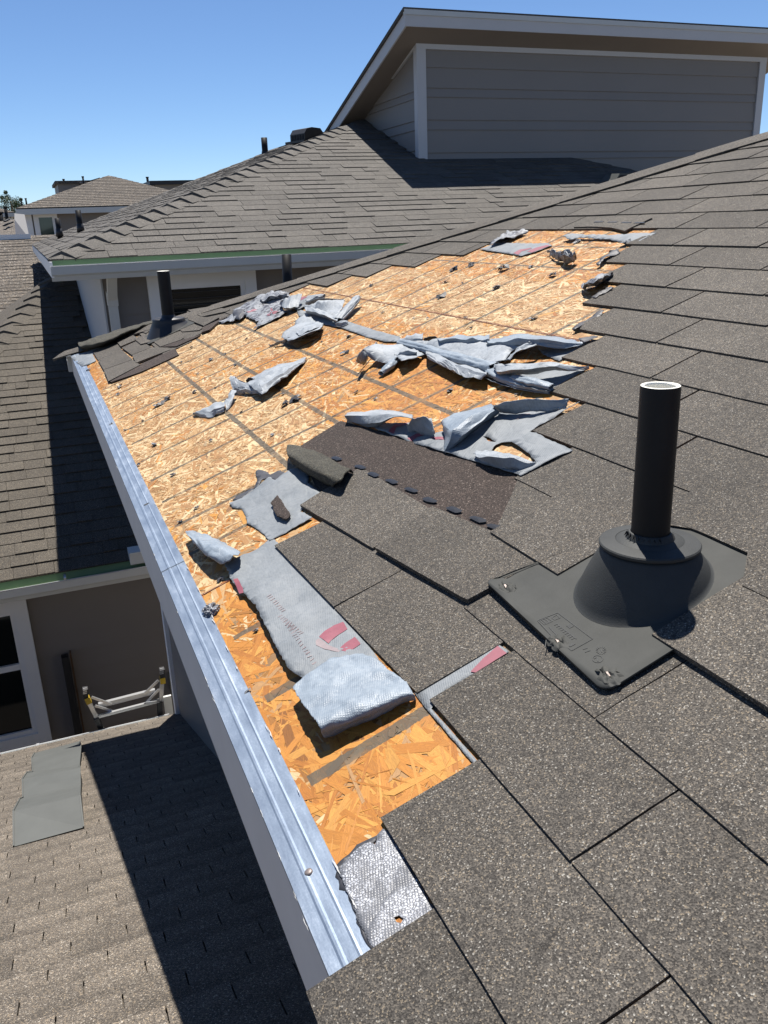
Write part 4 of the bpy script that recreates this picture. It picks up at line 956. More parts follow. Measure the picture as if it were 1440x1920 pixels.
# scraps of underlayment torn out around the nails
def scrap_mesh(seed, mat):
    rr = random.Random(seed); V = []; F = []
    for part in range(rr.choice((2, 3))):
        b_ = len(V); n = rr.randint(6, 9); ox, oy = rr.uniform(-.4, .4), rr.uniform(-.4, .4); hz = rr.uniform(.1, .55)
        V.append((ox, oy, hz))
        for i in range(n):
            a = 2*math.pi*i/n; r = rr.uniform(.35, 1.0); V.append((ox+r*math.cos(a), oy+r*math.sin(a), max(0.02, rr.uniform(-.1, .6))))
        F += [(b_, b_+1+i, b_+1+(i+1) % n) for i in range(n)]
    me = bpy.data.meshes.new('underlayment_scrap'); me.from_pydata(V, [], F); me.materials.append(mat); return me
SM = [scrap_mesh(i, M_TARSHADE) for i in range(10)]; SMT = [scrap_mesh(50+i, M_TORN) for i in range(6)]
SCR = [('A', 65, 855, .9), ('A', 165, 815, .6), ('A', 240, 895, .7), ('A', 330, 700, .8), ('A', 1100, 680, 1.2), ('A', 1070, 805, 1.4), ('A', 890, 720, .5), ('A', 1350, 500, .7), ('A', 1270, 298, 1.1), ('A', 1015, 668, .5),
       ('B', 45, 150, .9), ('B', 25, 245, 1.3), ('B', 85, 465, .9), ('B', 615, 455, 1.5), ('B', 190, 500, .7), ('B', 980, 480, .6), ('B', 700, 45, .7), ('B', 730, 105, .6), ('B', 1080, 50, 1.5), ('B', 405, 50, .5), ('B', 485, 50, .5),
       ('C', 175, 465, 1.3), ('C', 480, 495, 1.6), ('C', 530, 388, 2.2), ('C', 675, 375, .8), ('C', 800, 430, 1.6), ('C', 150, 550, 1.8), ('C', 230, 390, 2.2), ('C', 320, 370, 1.4), ('C', 270, 470, .5), ('C', 1230, 243, 1.8), ('C', 940, 228, 1.8), ('C', 1100, 330, .7), ('C', 1150, 295, 1.5),
       ('D', 110, 60, .9), ('D', 310, 190, .8), ('D', 140, 525, 1.0), ('D', 360, 475, .7), ('D', 170, 335, .5), ('D', 455, 130, .7), ('D', 560, 245, .6), ('D', 1060, 660, 1.2), ('D', 1190, 600, 1.6), ('D', 630, 730, .7), ('D', 1050, 545, .6),
       ('3', 300, 540, 1.6), ('3', 290, 575, 1.0), ('3', 480, 622, 1.9), ('3', 515, 595, 1.4), ('3', 405, 690, .8), ('3', 455, 800, 1.2), ('3', 710, 780, .7), ('3', 540, 935, .8), ('3', 645, 1085, .9), ('3', 572, 1145, .8), ('3', 985, 755, .9), ('3', 320, 735, .6), ('3', 385, 890, .7), ('3', 710, 415, .8), ('3', 575, 430, .8), ('3', 160, 465, 1.4), ('3', 260, 708, .9), ('3', 420, 1070, .9),
       ('5', 340, 485, 1.1), ('5', 475, 680, .7), ('5', 440, 915, .7)]
for i, (c, x, y, s) in enumerate(SCR):
    v, w_, _ = rp(*cp(c, x, y), .004); sz = .0115*s*(1.2 if w_ > 2.4 else .9)
    o = bpy.data.objects.new('underlayment_scrap', (SMT if i % 5 == 0 else SM)[i % 6]); C.objects.link(o)
    o.matrix_world = Matrix.Translation(world_roof(v, w_, .003)) @ ROOFM @ Matrix.Rotation(random.random()*6.28, 4, 'Z') @ Matrix.Diagonal((sz, sz*random.uniform(.6, 1), sz*random.uniform(.7, 1.1), 1))
    tag(o, 'tiny dark crumpled underlayment scrap stuck to the bare decking by a nail', 'scrap', 'tiny dark scraps scattered over the bare decking')
# larger individual scraps
def lump(name, crop, x, y, size, mat, label, seed):
    v, w_, _ = rp(*cp(crop, x, y), .01); rr = random.Random(seed); bm = bmesh.new(); bmesh.ops.create_icosphere(bm, subdivisions=4, radius=1)
    for q in bm.verts:
        p = q.co.copy(); k = 1+.55*noise.noise(p*2.2+Vector((seed, 0, 0)))+.35*noise.noise(p*6+Vector((0, seed, 0)))
        q.co = Vector((p.x*k*size[0], p.y*k*size[1], max(-.2, p.z*k)*size[2]))
    me = bpy.data.meshes.new(name); bm.to_mesh(me); bm.free(); me.materials.append(mat)
    o = bpy.data.objects.new(name, me); C.objects.link(o); o.matrix_world = Matrix.Translation(world_roof(v, w_, .004)) @ ROOFM
    return tag(o, label, 'scrap')
lump('underlayment_scrap', '5', 295, 600, (.016, .018, .012), M_SILV, 'crumpled silver grey underlayment lump touching the galvanised drip edge', 3.0)
ch = loft('underlayment_scrap', 'C', [[(775, 280, .02), (840, 285, .05), (900, 285, .06), (938, 300, .04)], [(790, 310, .012), (850, 320, .03), (890, 318, .045), (940, 335, .015)], [(800, 325, .006), (860, 340, .008), (910, 350, .008), (935, 345, .006)]], M_TORN, 'larger curled black and grey scrap on the upper decking near the shingle steps', 'scrap', n=20, m=10, amp=.012, seed=91)
loft('underlayment_scrap', 'C', [[(970, 490, .01), (1040, 440, .04), (1150, 405, .03)], [(980, 500, .03), (1060, 455, .05), (1155, 412, .02)], [(990, 500, .005), (1070, 470, .006), (1150, 420, .005)]], M_TORN, 'slim silver underlayment roll caught at a shingle step on the upper right', 'scrap', n=20, m=8, amp=.007, seed=92)
# frayed tar edges along the stepped shingles: each a fringe of its own
for i, (c, q, lab) in enumerate((('C', [(1060, 362), (1090, 330), (1130, 300), (1180, 268), (1192, 290), (1120, 332), (1078, 366)], 'black frayed tar fringe at the top shingle step'),
                     ('C', [(1028, 548), (1060, 532), (1110, 510), (1150, 492), (1160, 498), (1100, 528), (1045, 558)], 'black frayed tar fringe below the slim silver roll'),
                     ('F', [(1062, 492), (1090, 455), (1150, 420), (1190, 406), (1192, 418), (1115, 460), (1080, 490)], 'black frayed tar fringe at the third shingle step from the top'),
                     ('F', [(1165, 512), (1172, 520), (1120, 543), (1085, 532), (1145, 512)], 'black frayed tar fringe beside the right end of the central heap'))):
    sheet('tar_fringe', c, q, M_TARSHADE, lab, 'scrap', base=.012, wrinkle=.012, res=.012, amp=.010, seed=100+i)
sheet('tar_rim', '8', [(640, 520), (600, 538), (550, 562), (510, 602), (463, 652), (456, 706), (500, 792), (530, 852), (552, 912), (580, 988), (612, 1028), (640, 1030), (605, 1000), (575, 900), (556, 845), (525, 780), (490, 700), (492, 665), (530, 620), (570, 585), (620, 560)], M_TARSHADE, parent=m1, base=.0026, wrinkle=.001, res=.01, amp=.006, seed=77)

# ------------------------------------------------------------------ near vent pipe and its boot
AX = Vector((.603, .915, .2157)); BC = (.638, .918)     # axis on the roof (world), boot centre (roof coords)
vp = empty('vent_pipe', AX, 'black plumbing vent pipe with white rim in a grey rubber boot on the near shingles', 'vent pipe')
def circ(c, r, n=40, tilt=None): return [Vector((c.x+r*math.cos(2*math.pi*i/n), c.y+r*math.sin(2*math.pi*i/n), c.z)) for i in range(n)]
pr, ph = .0268, .302
mb = MB(); mb.rings([circ(AX+Vector((0, 0, z)), pr) for z in (-.02, .05, ph-.004)]+[circ(AX+Vector((0, 0, ph)), pr-.0006)], 0)
o = mb.build('pipe', M_PIPE, vp, True)
mb = MB(); rg = [circ(AX+Vector((0, 0, ph)), pr-.0006), circ(AX+Vector((0, 0, ph+.0006)), pr-.0015), circ(AX+Vector((0, 0, ph+.0002)), pr-.0048), circ(AX+Vector((0, 0, ph-.003)), pr-.0052), circ(AX+Vector((0, 0, ph-.14)), pr-.0052)]
mb.rings(rg, 0, True); mb.build('rim', M_PVC, vp, True)
nn = 56
def basering(r, n_): return [world_roof(BC[0]+r*math.cos(2*math.pi*i/nn), BC[1]+r*math.sin(2*math.pi*i/nn), n_) for i in range(nn)]
def topring(r, z):
    # parametrised like basering so that the sides do not twist
    return [Vector((AX.x+r*math.cos(2*math.pi*i/nn), AX.y+r*math.sin(2*math.pi*i/nn), AX.z+z)) for i in range(nn)]
b0 = basering(.1005, .0126); b1 = basering(.0968, .0148); t1 = topring(.0685, .065)
def mixr(a, b_, f, bulge=0): return [p.lerp(q, f)+(Vector((p.x-AX.x, p.y-AX.y, 0)).normalized()*bulge) for p, q in zip(a, b_)]
cone = [b0, b1]+[mixr(b1, t1, f, .0015*math.sin(math.pi*f)) for f in (.12, .25, .4, .55, .7, .85)]+[t1, topring(.0665, .0680), topring(.060, .0690)]
mb = MB(); mb.rings(cone); mb.build('boot', M_BOOT, vp, True)
mb = MB(); mb.rings([topring(0.0615, 0.0680), topring(0.0680, 0.0700), topring(0.0705, 0.0720), topring(0.0710, 0.0755), topring(0.0695, 0.0775), topring(0.0655, 0.0785), topring(.0480, 0.0805), topring(.0470, 0.0797), topring(.0455, 0.0807), topring(.0345, 0.0840), topring(.0325, 0.0885), topring(.0300, 0.0925), topring(.0275, 0.0930)])
o = mb.build('collar', M_BOOT, vp); autosmooth(o, 35)
# a torn lip where the collar grips the pipe
mb = MB(); 
for i in range(9):
    a = R(150+i*13); c = AX+Vector((math.cos(a)*.031, math.sin(a)*.031, .090)); mb.add([c, c+Vector((math.cos(a+.2)*.006, math.sin(a+.2)*.006, -.004)), c+Vector((math.cos(a+.1)*.002, math.sin(a+.1)*.002, random.uniform(.002, .007)))], [(0, 1, 2)])
mb.build('torn_lip', M_BLK, vp)
# flange plate
def fl_h(v, w_):
    e = max(0, 1-(v-.466)/.05); left = max(0, (w_-.95)/.17)
    return .0125+e*(.002+.012*min(1, left))+nz(v*9, w_*9, 3)*.0012
def flange_outline():
    pts = []
    def corner(cx, cy, r, a0, a1):
        for i in range(7):
            a = R(a0+(a1-a0)*i/6); pts.append((cx+r*math.cos(a), cy+r*math.sin(a)))
    corner(.482+.012, .790, .018, 180, 270); corner(.775, .788, .015, 270, 360); corner(.775, 1.03, .015, 0, 90); corner(.494, 1.105, .012, 90, 180)
    pts = [(v+(w_-.79)*.045*max(0, 1-(v-.47)/.3)-.014*max(0, 1-(v-.47)/.3), w_) for v, w_ in pts]
    return pts
ol = flange_outline(); verts = list(ol); ne = len(ol)
for x in np.arange(.46, .82, .014):
    for y in np.arange(.76, 1.13, .014):
        if inside(ol, x, y): verts.append((x, y))
vv, ee, ff, *_ = delaunay_2d_cdt([Vector(p) for p in verts], [(i, (i+1) % ne) for i in range(ne)], [], 0, 1e-5)
F = [tuple(f) for f in ff if inside(ol, sum(vv[i].x for i in f)/3, sum(vv[i].y for i in f)/3)]
fl = MB(); fl.add([world_roof(p.x, p.y, fl_h(p.x, p.y)) for p in vv], F); fo = fl.build('flange', M_FLANGE, vp, True)
s = fo.modifiers.new('thickness', 'SOLIDIFY'); s.thickness = .0030; s.offset = -1
# moulded label panel and marks on the flange
def fq(x, y, d=.0): v, w_, _ = rp(*cp('V', x, y), .0135); return v, w_
ml = MB()
def stroke(a, b_, wd=.0007, hh=.0006):
    a = fq(*a); b_ = fq(*b_); dx, dy = b_[1]-a[1], -(b_[0]-a[0]); l = math.hypot(dx, dy) or 1; dx, dy = dx/l*wd, dy/l*wd
    P = [(a[0]-dx, a[1]-dy), (a[0]+dx, a[1]+dy), (b_[0]+dx, b_[1]+dy), (b_[0]-dx, b_[1]-dy)]
    ml.add([world_roof(p[0], p[1], fl_h(*p)+hh) for p in P]+[world_roof(p[0], p[1], fl_h(*p)-.0005) for p in P], [(0, 1, 2, 3), (0, 4, 5, 1), (1, 5, 6, 2), (2, 6, 7, 3), (3, 7, 4, 0)])
K = lambda x, y: ((990+x/7.2-860)*2.4828, (1120+y/7.2-680)*2.4828)
fr = [K(130, 320), K(400, 200), K(870, 550), K(590, 720), K(520, 660)]
for a, b_ in zip(fr[:-1], fr[1:]): stroke(a, b_)
stroke(K(130, 320), K(345, 545)); stroke(K(345, 545), K(250, 580)); stroke(K(250, 580), K(235, 690))
for i in range(9):      # illegible rows of small raised characters
    f = i/8; stroke(K(355+230*f, 375+190*f), K(395+230*f, 350+190*f), .0009); stroke(K(395+230*f, 350+180*f), K(425+225*f, 390+165*f), .0007)
    if i < 6: stroke(K(285+120*f, 400+130*f), K(315+120*f, 425+130*f), .0008)
    if i < 5: stroke(K(515+80*f, 380+60*f), K(570+80*f, 350+60*f), .0008); stroke(K(535+70*f, 660+10*f), K(600+70*f, 620+10*f), .0008)
for a, b_ in (((160, 320), (260, 275)), ((260, 275), (330, 320)), ((330, 320), (225, 370)), ((225, 370), (160, 320)), ((320, 270), (385, 230)), ((385, 230), (430, 270)), ((430, 270), (360, 300)), ((360, 300), (320, 270)), ((225, 290), (290, 340)), ((190, 310), (240, 350))): stroke(K(*a), K(*b_))
for i in range(14):
    a = 2*math.pi*i/14; stroke(K(985+45*math.cos(a), 712+38*math.sin(a)), K(985+70*math.cos(a), 712+58*math.sin(a)), .0006)
    b_ = 2*math.pi*(i+1)/14; stroke(K(940+70*math.cos(a), 832+50*math.sin(a)), K(940+70*math.cos(b_), 832+50*math.sin(b_)), .0006)
for a, b_ in (((975, 690), (995, 735)), ((1010, 695), (1025, 715)), ((930, 800), (945, 865)), ((770, 740), (840, 712)), ((740, 700), (800, 680)), ((895, 830), (930, 800))): stroke(K(*a), K(*b_))
ml.build('moulded_marks', M_BOOT, vp)
# three places where the flange has torn over its nails
for (x, y, s_) in ((222, 1052, .016), (462, 1302, .016), (697, 1457, .017)):
    v, w_ = fq(x, y); mb = MB(); n = 26; rings = []
    for j, (r, h) in enumerate(((1.3, -.0004), (1.05, .0012), (.8, .0034), (.55, .0016), (.3, .0030), (.12, -.001))):
        rings.append([world_roof(v+s_*r*math.cos(a)*(1+.55*nz(math.cos(a)*2.4, math.sin(a)*2.4, j*.3+x))*.7, w_+s_*r*math.sin(a)*(1+.55*nz(math.cos(a)*2.4+5, math.sin(a)*2.4, j*.3+x)), fl_h(v, w_)+max(-.002, h*(1+2.2*nz(math.cos(a)*2.2, math.sin(a)*2.2, j*.8+x)))) for a in [2*math.pi*i/n for i in range(n)]])
    mb.rings(rings, 0, True); t_ = mb.build('torn_nail_spot', M_FLANGE, vp, True)
    mb = MB(); mb.bar(world_roof(v-.001, w_-.004, fl_h(v, w_)+.001), world_roof(v+.001, w_+.004, fl_h(v, w_)+.0025), .003, .002); mb.build('nail', M_NAIL, t_)

# far vent pipe on the damaged roof
def simple_vent(base_rc, hgt, r, label, boot_r=.10, boot_h=.05):
    b_ = world_roof(*base_rc); e = empty('vent_pipe', b_, label, 'vent pipe')
    m = MB(); m.rings([circ(b_+Vector((0, 0, z)), r, 24) for z in (-.05, boot_h, hgt)]); m.build('pipe', M_PIPE, e, True)
    m = MB(); m.rings([circ(b_+Vector((0, 0, hgt)), r, 24), circ(b_+Vector((0, 0, hgt+.001)), r*.8, 24), circ(b_+Vector((0, 0, hgt-.05)), r*.8, 24)], 0, True); m.build('rim', M_PVC, e, True)
    base = [world_roof(base_rc[0]-.012+boot_r*math.cos(2*math.pi*i/32), base_rc[1]+boot_r*math.sin(2*math.pi*i/32), .013) for i in range(32)]
    t1 = circ(b_+Vector((0, 0, boot_h)), boot_r*.72, 32); m = MB()
    m.rings([base]+[[p.lerp(q, f) for p, q in zip(base, t1)] for f in (.3, .6)]+[t1, circ(b_+Vector((0, 0, boot_h+.01)), boot_r*.73, 32), circ(b_+Vector((0, 0, boot_h+.016)), boot_r*.66, 32), circ(b_+Vector((0, 0, boot_h+.02)), r*1.2, 32), circ(b_+Vector((0, 0, boot_h+.035)), r*1.02, 32)]); m.build('boot', M_BLK, e, True)
    m = MB(); m.add([world_roof(base_rc[0]+a, base_rc[1]+b2, .0128) for a, b2 in ((-.15, -.16), (.15, -.16), (.15, .16), (-.15, .16))], [(0, 1, 2, 3)]); m.build('flange', M_FLANGE, e)
fv = rp(319, 622)
simple_vent((fv[0], fv[1]), .33, .034, 'black vent pipe in a dark boot near the far corner of the damaged roof', .125, .06)
# pipe standing on the hidden slope behind the hip
b_ = onY(537, 520, 5.35); e = empty('vent_pipe', (b_.x, b_.y, b_.z-.2), 'short black vent pipe rising behind the hip in front of the gutter', 'vent pipe')
m = MB(); q = onY(537, 477, 5.35); m.tube([b_-Vector((0, 0, .25)), q], (.03, .03), 20); m.build('pipe', M_PIPE, e, True)

# ------------------------------------------------------------------ neighbour house behind (big hip roof with clerestory)
TN = math.tan(R(19.3)); cN, sN = math.cos(R(19.3)), math.sin(R(19.3))
NX, NY, NZ = .028, 7.3, .545
nb_ = empty('house', (4.5, 10, -5.6), 'neighbouring house with grey hip roof, green eave flashing and window under the gutter', 'house')
DXL, DY = 4.29, 9.76
FN = frame((NX, NY, NZ), (1, 0, 0), (0, cN, sN)); FLn = frame((NX, 18.4, NZ), (0, -1, 0), (cN, 0, sN))
rd = MB(); ztop = NZ+3.97*TN-.01; o_ = -.008
rd.add([(NX, NY, NZ+o_), (8.75, NY, NZ+o_), (6.25, 9.8, NZ+2.5*TN+o_), (4.29, 9.8, NZ+2.5*TN+o_), (4.29, 11.3, NZ+4.0*TN+o_), (NX+3.97, NY+3.97, ztop)], [(0, 1, 2, 3), (0, 3, 4, 5)])
rd.add([(NX, NY, NZ+o_), (NX+3.97, NY+3.97, ztop), (NX+3.97, 14.43, ztop), (NX, 18.4, NZ+o_)], [(0, 1, 2, 3)])
rd.add([(NX+3.97, NY+3.97, ztop), (NX+3.97+4, NY+3.97, ztop-.02), (NX+8, 14.4, ztop-.02), (NX+3.97, 14.43, ztop)], [(0, 1, 2, 3)])
rd.add([(8.75, NY, NZ+o_), (8.75, 13, NZ+o_), (6.25, 9.8, NZ+2.5*TN+o_)], [(0, 1, 2)])
nroof = rd.build('roof', M_SHN, nb_)
recs = []
tD = (DY-NY)/cN; lim = (8.75-NX)
tile(recs, FN, .0, 8.8, 4.3, [((-1/cN*cN, cN), 0.0), ((1, cN), lim)], lambda s, t: s > DXL-NX+.02 and t > tD-.03, t0=-.02)
def behind_hip(x, y):
    return x > 115 and y > HIP_A[1]+(x-HIP_A[0])*(HIP_B[1]-HIP_A[1])/(HIP_B[0]-HIP_A[0])-2
tile(recs, FLn, 0, 11.1, 4.2, [((-1, cN), 0.0), ((1, cN), 11.1), ((0, 1), 3.95/cN)], t0=-.02)
emit(recs, nroof, 'shingle', 290, behind_hip)
hipcap(nroof, (NX+.08, NY+.08, NZ+.08*TN), (NX+3.97, NY+3.97, NZ+3.97*TN), (-1, .9, -.42), (.9, -1, -.42), M_SHN, step=.21, wid=.15, hb=.024)
hipcap(nroof, (NX, 18.4, NZ), (NX+3.97, 14.43, NZ+3.97*TN), (-1, -1, -.42), (1, 1, -.42), M_SHN, step=.25, wid=.13, hb=.012)
hipcap(nroof, (8.75, NY, NZ), (6.25, 9.8, NZ+2.5*TN), (-1, -1, -.42), (1, 1, -.42), M_SHN, step=.25, wid=.14, hb=.012)
# walls
wl = MB(); wl.box(.41, 8.4, 7.68, 9, -5.6, .42); nw = wl.build('wall', M_WALL, nb_)
planks(nw, (.405, 7.68, 0), (1, 0, 0), 7.9, [.44-.19*i for i in range(7)], (0, -1, 0), M_WALL)
lw = MB(); lw.box(.39, .405, 7.66, 18, -3, .43); lw.build('side_wall', M_WALLW, nb_)
sf = MB(); sf.box(NX+.02, 8.7, NY+.02, 7.70, .425, .44); sf.box(NX+.02, .43, 7.70, 18.3, .425, .44); sf.build('soffit', M_SOFF, nb_)
# fascia + gutter + green flashing (front), plain fascia (side)
gp = [(a_, b_-.030) for a_, b_ in [(7.30, .515), (7.30, .415), (7.225, .415), (7.205, .45), (7.185, .465), (7.178, .525), (7.184, .528), (7.192, .470), (7.215, .455), (7.285, .455)]]
m = MB(); m.prof([Vector((0, a, b2)) for a, b2 in gp], Vector((1, 0, 0)), NX-.02, 8.7); m.build('gutter', M_GUT, nb_)
m = MB(); m.box(NX-.018, 8.7, 7.1765, 7.1835, .4985, .5035); m.build('gutter_lip', M_LIP, nb_)
m = MB(); m.prof([Vector((0, a, b2)) for a, b2 in ((7.335, .5475), (7.284, .5445), (7.278, .478), (7.286, .478), (7.292, .538), (7.335, .542))], Vector((1, 0, 0)), NX, 8.7); m.build('green_flashing', M_GREEN, nb_)
m = MB(); m.box(NX-.022, NX-.002, 7.2, 18.4, .415, .53); m.build('fascia', M_TRIM, nb_)
# downspout with elbow
m = MB(); a = onY(200, 508, 7.50); m.bar((a.x+.02, 7.32, .42), (a.x+.02, 7.55, .22), .075, .06); m.bar((a.x+.02, 7.57, .26), (a.x+.02, 7.59, .15), .085, .065); m.bar((a.x+.02, 7.60, .17), (a.x+.02, 7.60, -3), .075, .055); m.build('downspout', M_GUTW, nb_)
x0 = onY(274, 520, 7.65).x; x1 = onY(477, 505, 7.65).x
window(nb_, x0, x1, -.75, .385, 7.645, .10, None, M_GLASSD, 10)
# clerestory box
zt_ = 2.60; zr = .331
ZD = lambda y: 2.60-(y-DY)*zr*.86
cl = MB()
cl.add([(DXL, DY, 1.0), (9.33, DY, .3), (9.33, DY, zt_+.12), (DXL, DY, zt_+.12), (DXL, 12.2, 1.0), (DXL, 12.2, ZD(12.2)+.1), (9.33, 12.2, .3), (9.33, 12.2, ZD(12.2)+.1)], [(0, 1, 2, 3), (4, 0, 3, 5), (1, 6, 7, 2)])
cw = cl.build('clerestory_wall', M_SIDE, nb_)
zs = [2.60, 2.365, 2.155, 2.06, 1.82, 1.715, 1.468, 1.39, 1.15, .9, .65]
planks(cw, (DXL+.085, DY, 0), (1, 0, 0), 9.33-DXL-.16, zs, (0, -1, 0), M_SIDE)
planks(cw, (DXL, DY+.02, 0), (0, 1, 0), 2.3, [2.36, 2.13, 2.05, 1.82, 1.72, 1.5, 1.40, 1.2], (-1, 0, 0), M_SIDE, tri=lambda z: (0.0, max(.05, min(2.0, (2.60-z)/(zr*.86)-.1))))
m = MB(); m.box(DXL-.03, DXL+.085, DY-.03, DY+.06, 1.36, 2.60); m.build('corner_board', M_DTRIM, nb_)
m = MB(); m.box(9.25, 9.36, DY-.03, DY+.06, .5, 2.6); m.build('corner_board', M_DTRIM, nb_)
m = MB(); m.box(DXL-.032, 9.365, DY-.032, DY+.02, 2.545, 2.665); m.build('frieze_board', M_DTRIM, nb_)
m = MB(); m.bar((DXL-.02, DY+.02, 2.60), (DXL-.02, 12.1, ZD(12.1)), .03, .10, 0, Vector((0, 0, 1))); m.build('rake_trim', M_DTRIM, nb_)
FX0, FX1, FY, FZ = 3.985, 9.75, 9.40, 2.85
sl_ = lambda y, z: z-(y-FY)*zr
m = MB(); yb = 12.6
m.add([(FX0+.02, FY+.02, FZ-.15), (FX1, FY+.02, FZ-.15), (FX1, yb, sl_(yb, FZ-.15)), (FX0+.02, yb, sl_(yb, FZ-.15))], [(0, 1, 2, 3)])
m.build('soffit', M_SOFF, nb_)
m = MB(); m.box(FX0, FX1, FY, FY+.02, FZ-.155, FZ-.045); m.build('fascia', M_DTRIM, nb_)
m = MB(); m.box(FX0-.012, FX1+.02, FY-.012, FY+.02, FZ-.045, FZ+.005); m.build('drip_edge', M_GUT, nb_)
m = MB(); vs = [(x, y, sl_(y, FZ)+dz) for x in (FX0, FX0+.02) for y in (FY+.02, yb) for dz in (-.155, -.02)]
m.add(vs, [(0, 2, 3, 1), (4, 5, 7, 6), (0, 1, 5, 4), (2, 6, 7, 3), (1, 3, 7, 5), (0, 4, 6, 2)]); m.build('rake_board', M_DTRIM, nb_)
m = MB(); vs = [(x, y, sl_(y, FZ)+dz) for x in (FX0-.02, FX1+.03) for y in (FY-.005, yb+.05) for dz in (-.018, .022)]
m.add(vs, [(0, 2, 3, 1), (4, 5, 7, 6), (0, 1, 5, 4), (2, 6, 7, 3), (1, 3, 7, 5), (0, 4, 6, 2)]); m.build('clerestory_roof', M_SHN, nb_)
# roof furniture of the neighbour house
def roof_pipe(px0, px1, Y, r, label, tilt=0):
    a = onY(*px0, Y); b2 = onY(*px1, Y); a = Vector((b2.x, b2.y, a.z)) if not tilt else a
    e = empty('vent_pipe', a, label, 'vent pipe')
    m = MB(); m.tube([a-Vector((0, 0, .15)), b2], (r, r), 16); m.build('pipe', M_PIPE, e, True)
    m = MB(); m.tube([a+Vector((0, 0, -.1)), a+Vector((0, 0, .012))], (r*1.45, r*1.1), 16); m.build('boot', M_BLK, e, True)
roof_pipe((496, 285), (495, 258), 14.6, .05, 'thin black vent pipe against the sky on the neighbouring hip roof')
roof_pipe((147, 421), (146, 394), 12.3, .036, 'black vent pipe low on the side slope in front of the far house')
roof_pipe((109, 430), (107, 409), 13.5, .036, 'black vent pipe in front of the far house window')
# box vent on the ridge of the side slope
def box_vent(c, sx, sy, h, label, yaw=0, mat=M_BLK, hood=None):
    e = empty('roof_vent', c, label, 'roof vent')
    m = MB(); pr_ = [(-sx, 0), (-sx, h*.55), (-sx*.75, h*.9), (-sx*.3, h), (sx*.5, h*.95), (sx, h*.35), (sx, 0)]
    m.add([(a, -sy, b2) for a, b2 in pr_]+[(a, sy, b2) for a, b2 in pr_], [(i, i+1, 8+i, 7+i) for i in range(6)]+[(6, 5, 4, 3, 2, 1, 0), tuple(range(7, 14))])
    o = m.build('hood', mat, e); o.matrix_parent_inverse = Matrix(); o.rotation_euler.z = yaw
    m = MB(); m.box(-sx*1.3, sx*1.3, -sy*1.3, sy*1.3, -.02, .008); o = m.build('flange', mat, e); o.matrix_parent_inverse = Matrix(); o.rotation_euler.z = yaw
    m = MB()
    for i in range(5): m.box(-sx-.006, -sx+.002, -sy*.85+i*sy*.36, -sy*.85+i*sy*.36+sy*.2, h*.08, h*.48)
    o = m.build('louvre', M_DARK, e); o.matrix_parent_inverse = Matrix(); o.rotation_euler.z = yaw
    return e
c_ = onP(578, 262, Vector((NX, NY, NZ)), Vector((-sN, 0, cN)))
box_vent((c_.x, c_.y, c_.z-.03), .18, .16, .17, 'black box vent near the top of the neighbouring hip', R(20))
c_ = onP(1160, 346, Vector((NX, NY, NZ)), Vector((0, -sN, cN)))
e = empty('roof_vent', c_, 'pale slanted box vent low on the shaded neighbouring roof', 'roof vent')
m = MB(); a = c_
m.add([(a.x-.13, a.y-.08, a.z), (a.x+.14, a.y-.08, a.z), (a.x+.14, a.y+.16, a.z+.06), (a.x-.13, a.y+.16, a.z+.06), (a.x-.06, a.y-.09, a.z+.115), (a.x+.16, a.y-.09, a.z+.115), (a.x+.12, a.y+.16, a.z+.125), (a.x-.06, a.y+.16, a.z+.125)], [(4, 5, 6, 7), (0, 1, 5, 4), (1, 2, 6, 5), (0, 4, 7, 3)])
m.build('hood', M_VENTG, e)
m = MB(); m.add([(a.x-.11, a.y-.092, a.z+.02), (a.x+.11, a.y-.092, a.z+.02), (a.x+.1, a.y-.094, a.z+.095), (a.x-.05, a.y-.094, a.z+.095)], [(0, 1, 2, 3)]); m.build('opening', M_DARK, e)

# ------------------------------------------------------------------ lower wing to the left
LY, LZ = 6.5, -1.69; cL, sL, tL = math.cos(R(20)), math.sin(R(20)), math.tan(R(20))
wing = empty('house_wing', (-1.5, 9, -5.6), 'lower house wing with brown grey shingle roof half in shadow and window below its gutter', 'house')
FW = frame((-6, LY, LZ), (1, 0, 0), (0, cL, sL))
hipk = (.12+.43)/(11.66-10.51)
def hx(y): return -.43+(y-10.51)*hipk
ytop = 12.3
rd = MB(); rd.add([(hx(LY), LY, LZ-.01), (2.2, LY, LZ-.01), (2.2, 7.6, LZ+1.1*tL-.01), (.42, 7.6, LZ+1.1*tL-.01), (.42, ytop, LZ+(ytop-LY)*tL-.01), (hx(ytop), ytop, LZ+(ytop-LY)*tL-.01)], [(0, 1, 2, 3), (0, 3, 4, 5)])
rd.add([(hx(LY), LY, LZ-.01), (hx(ytop), ytop, LZ+(ytop-LY)*tL-.01), (hx(ytop)-3.4, ytop+3, LZ-.2)], [(0, 1, 2)])
wroof = rd.build('roof', M_SHL, wing)
recs = []
kk = hipk
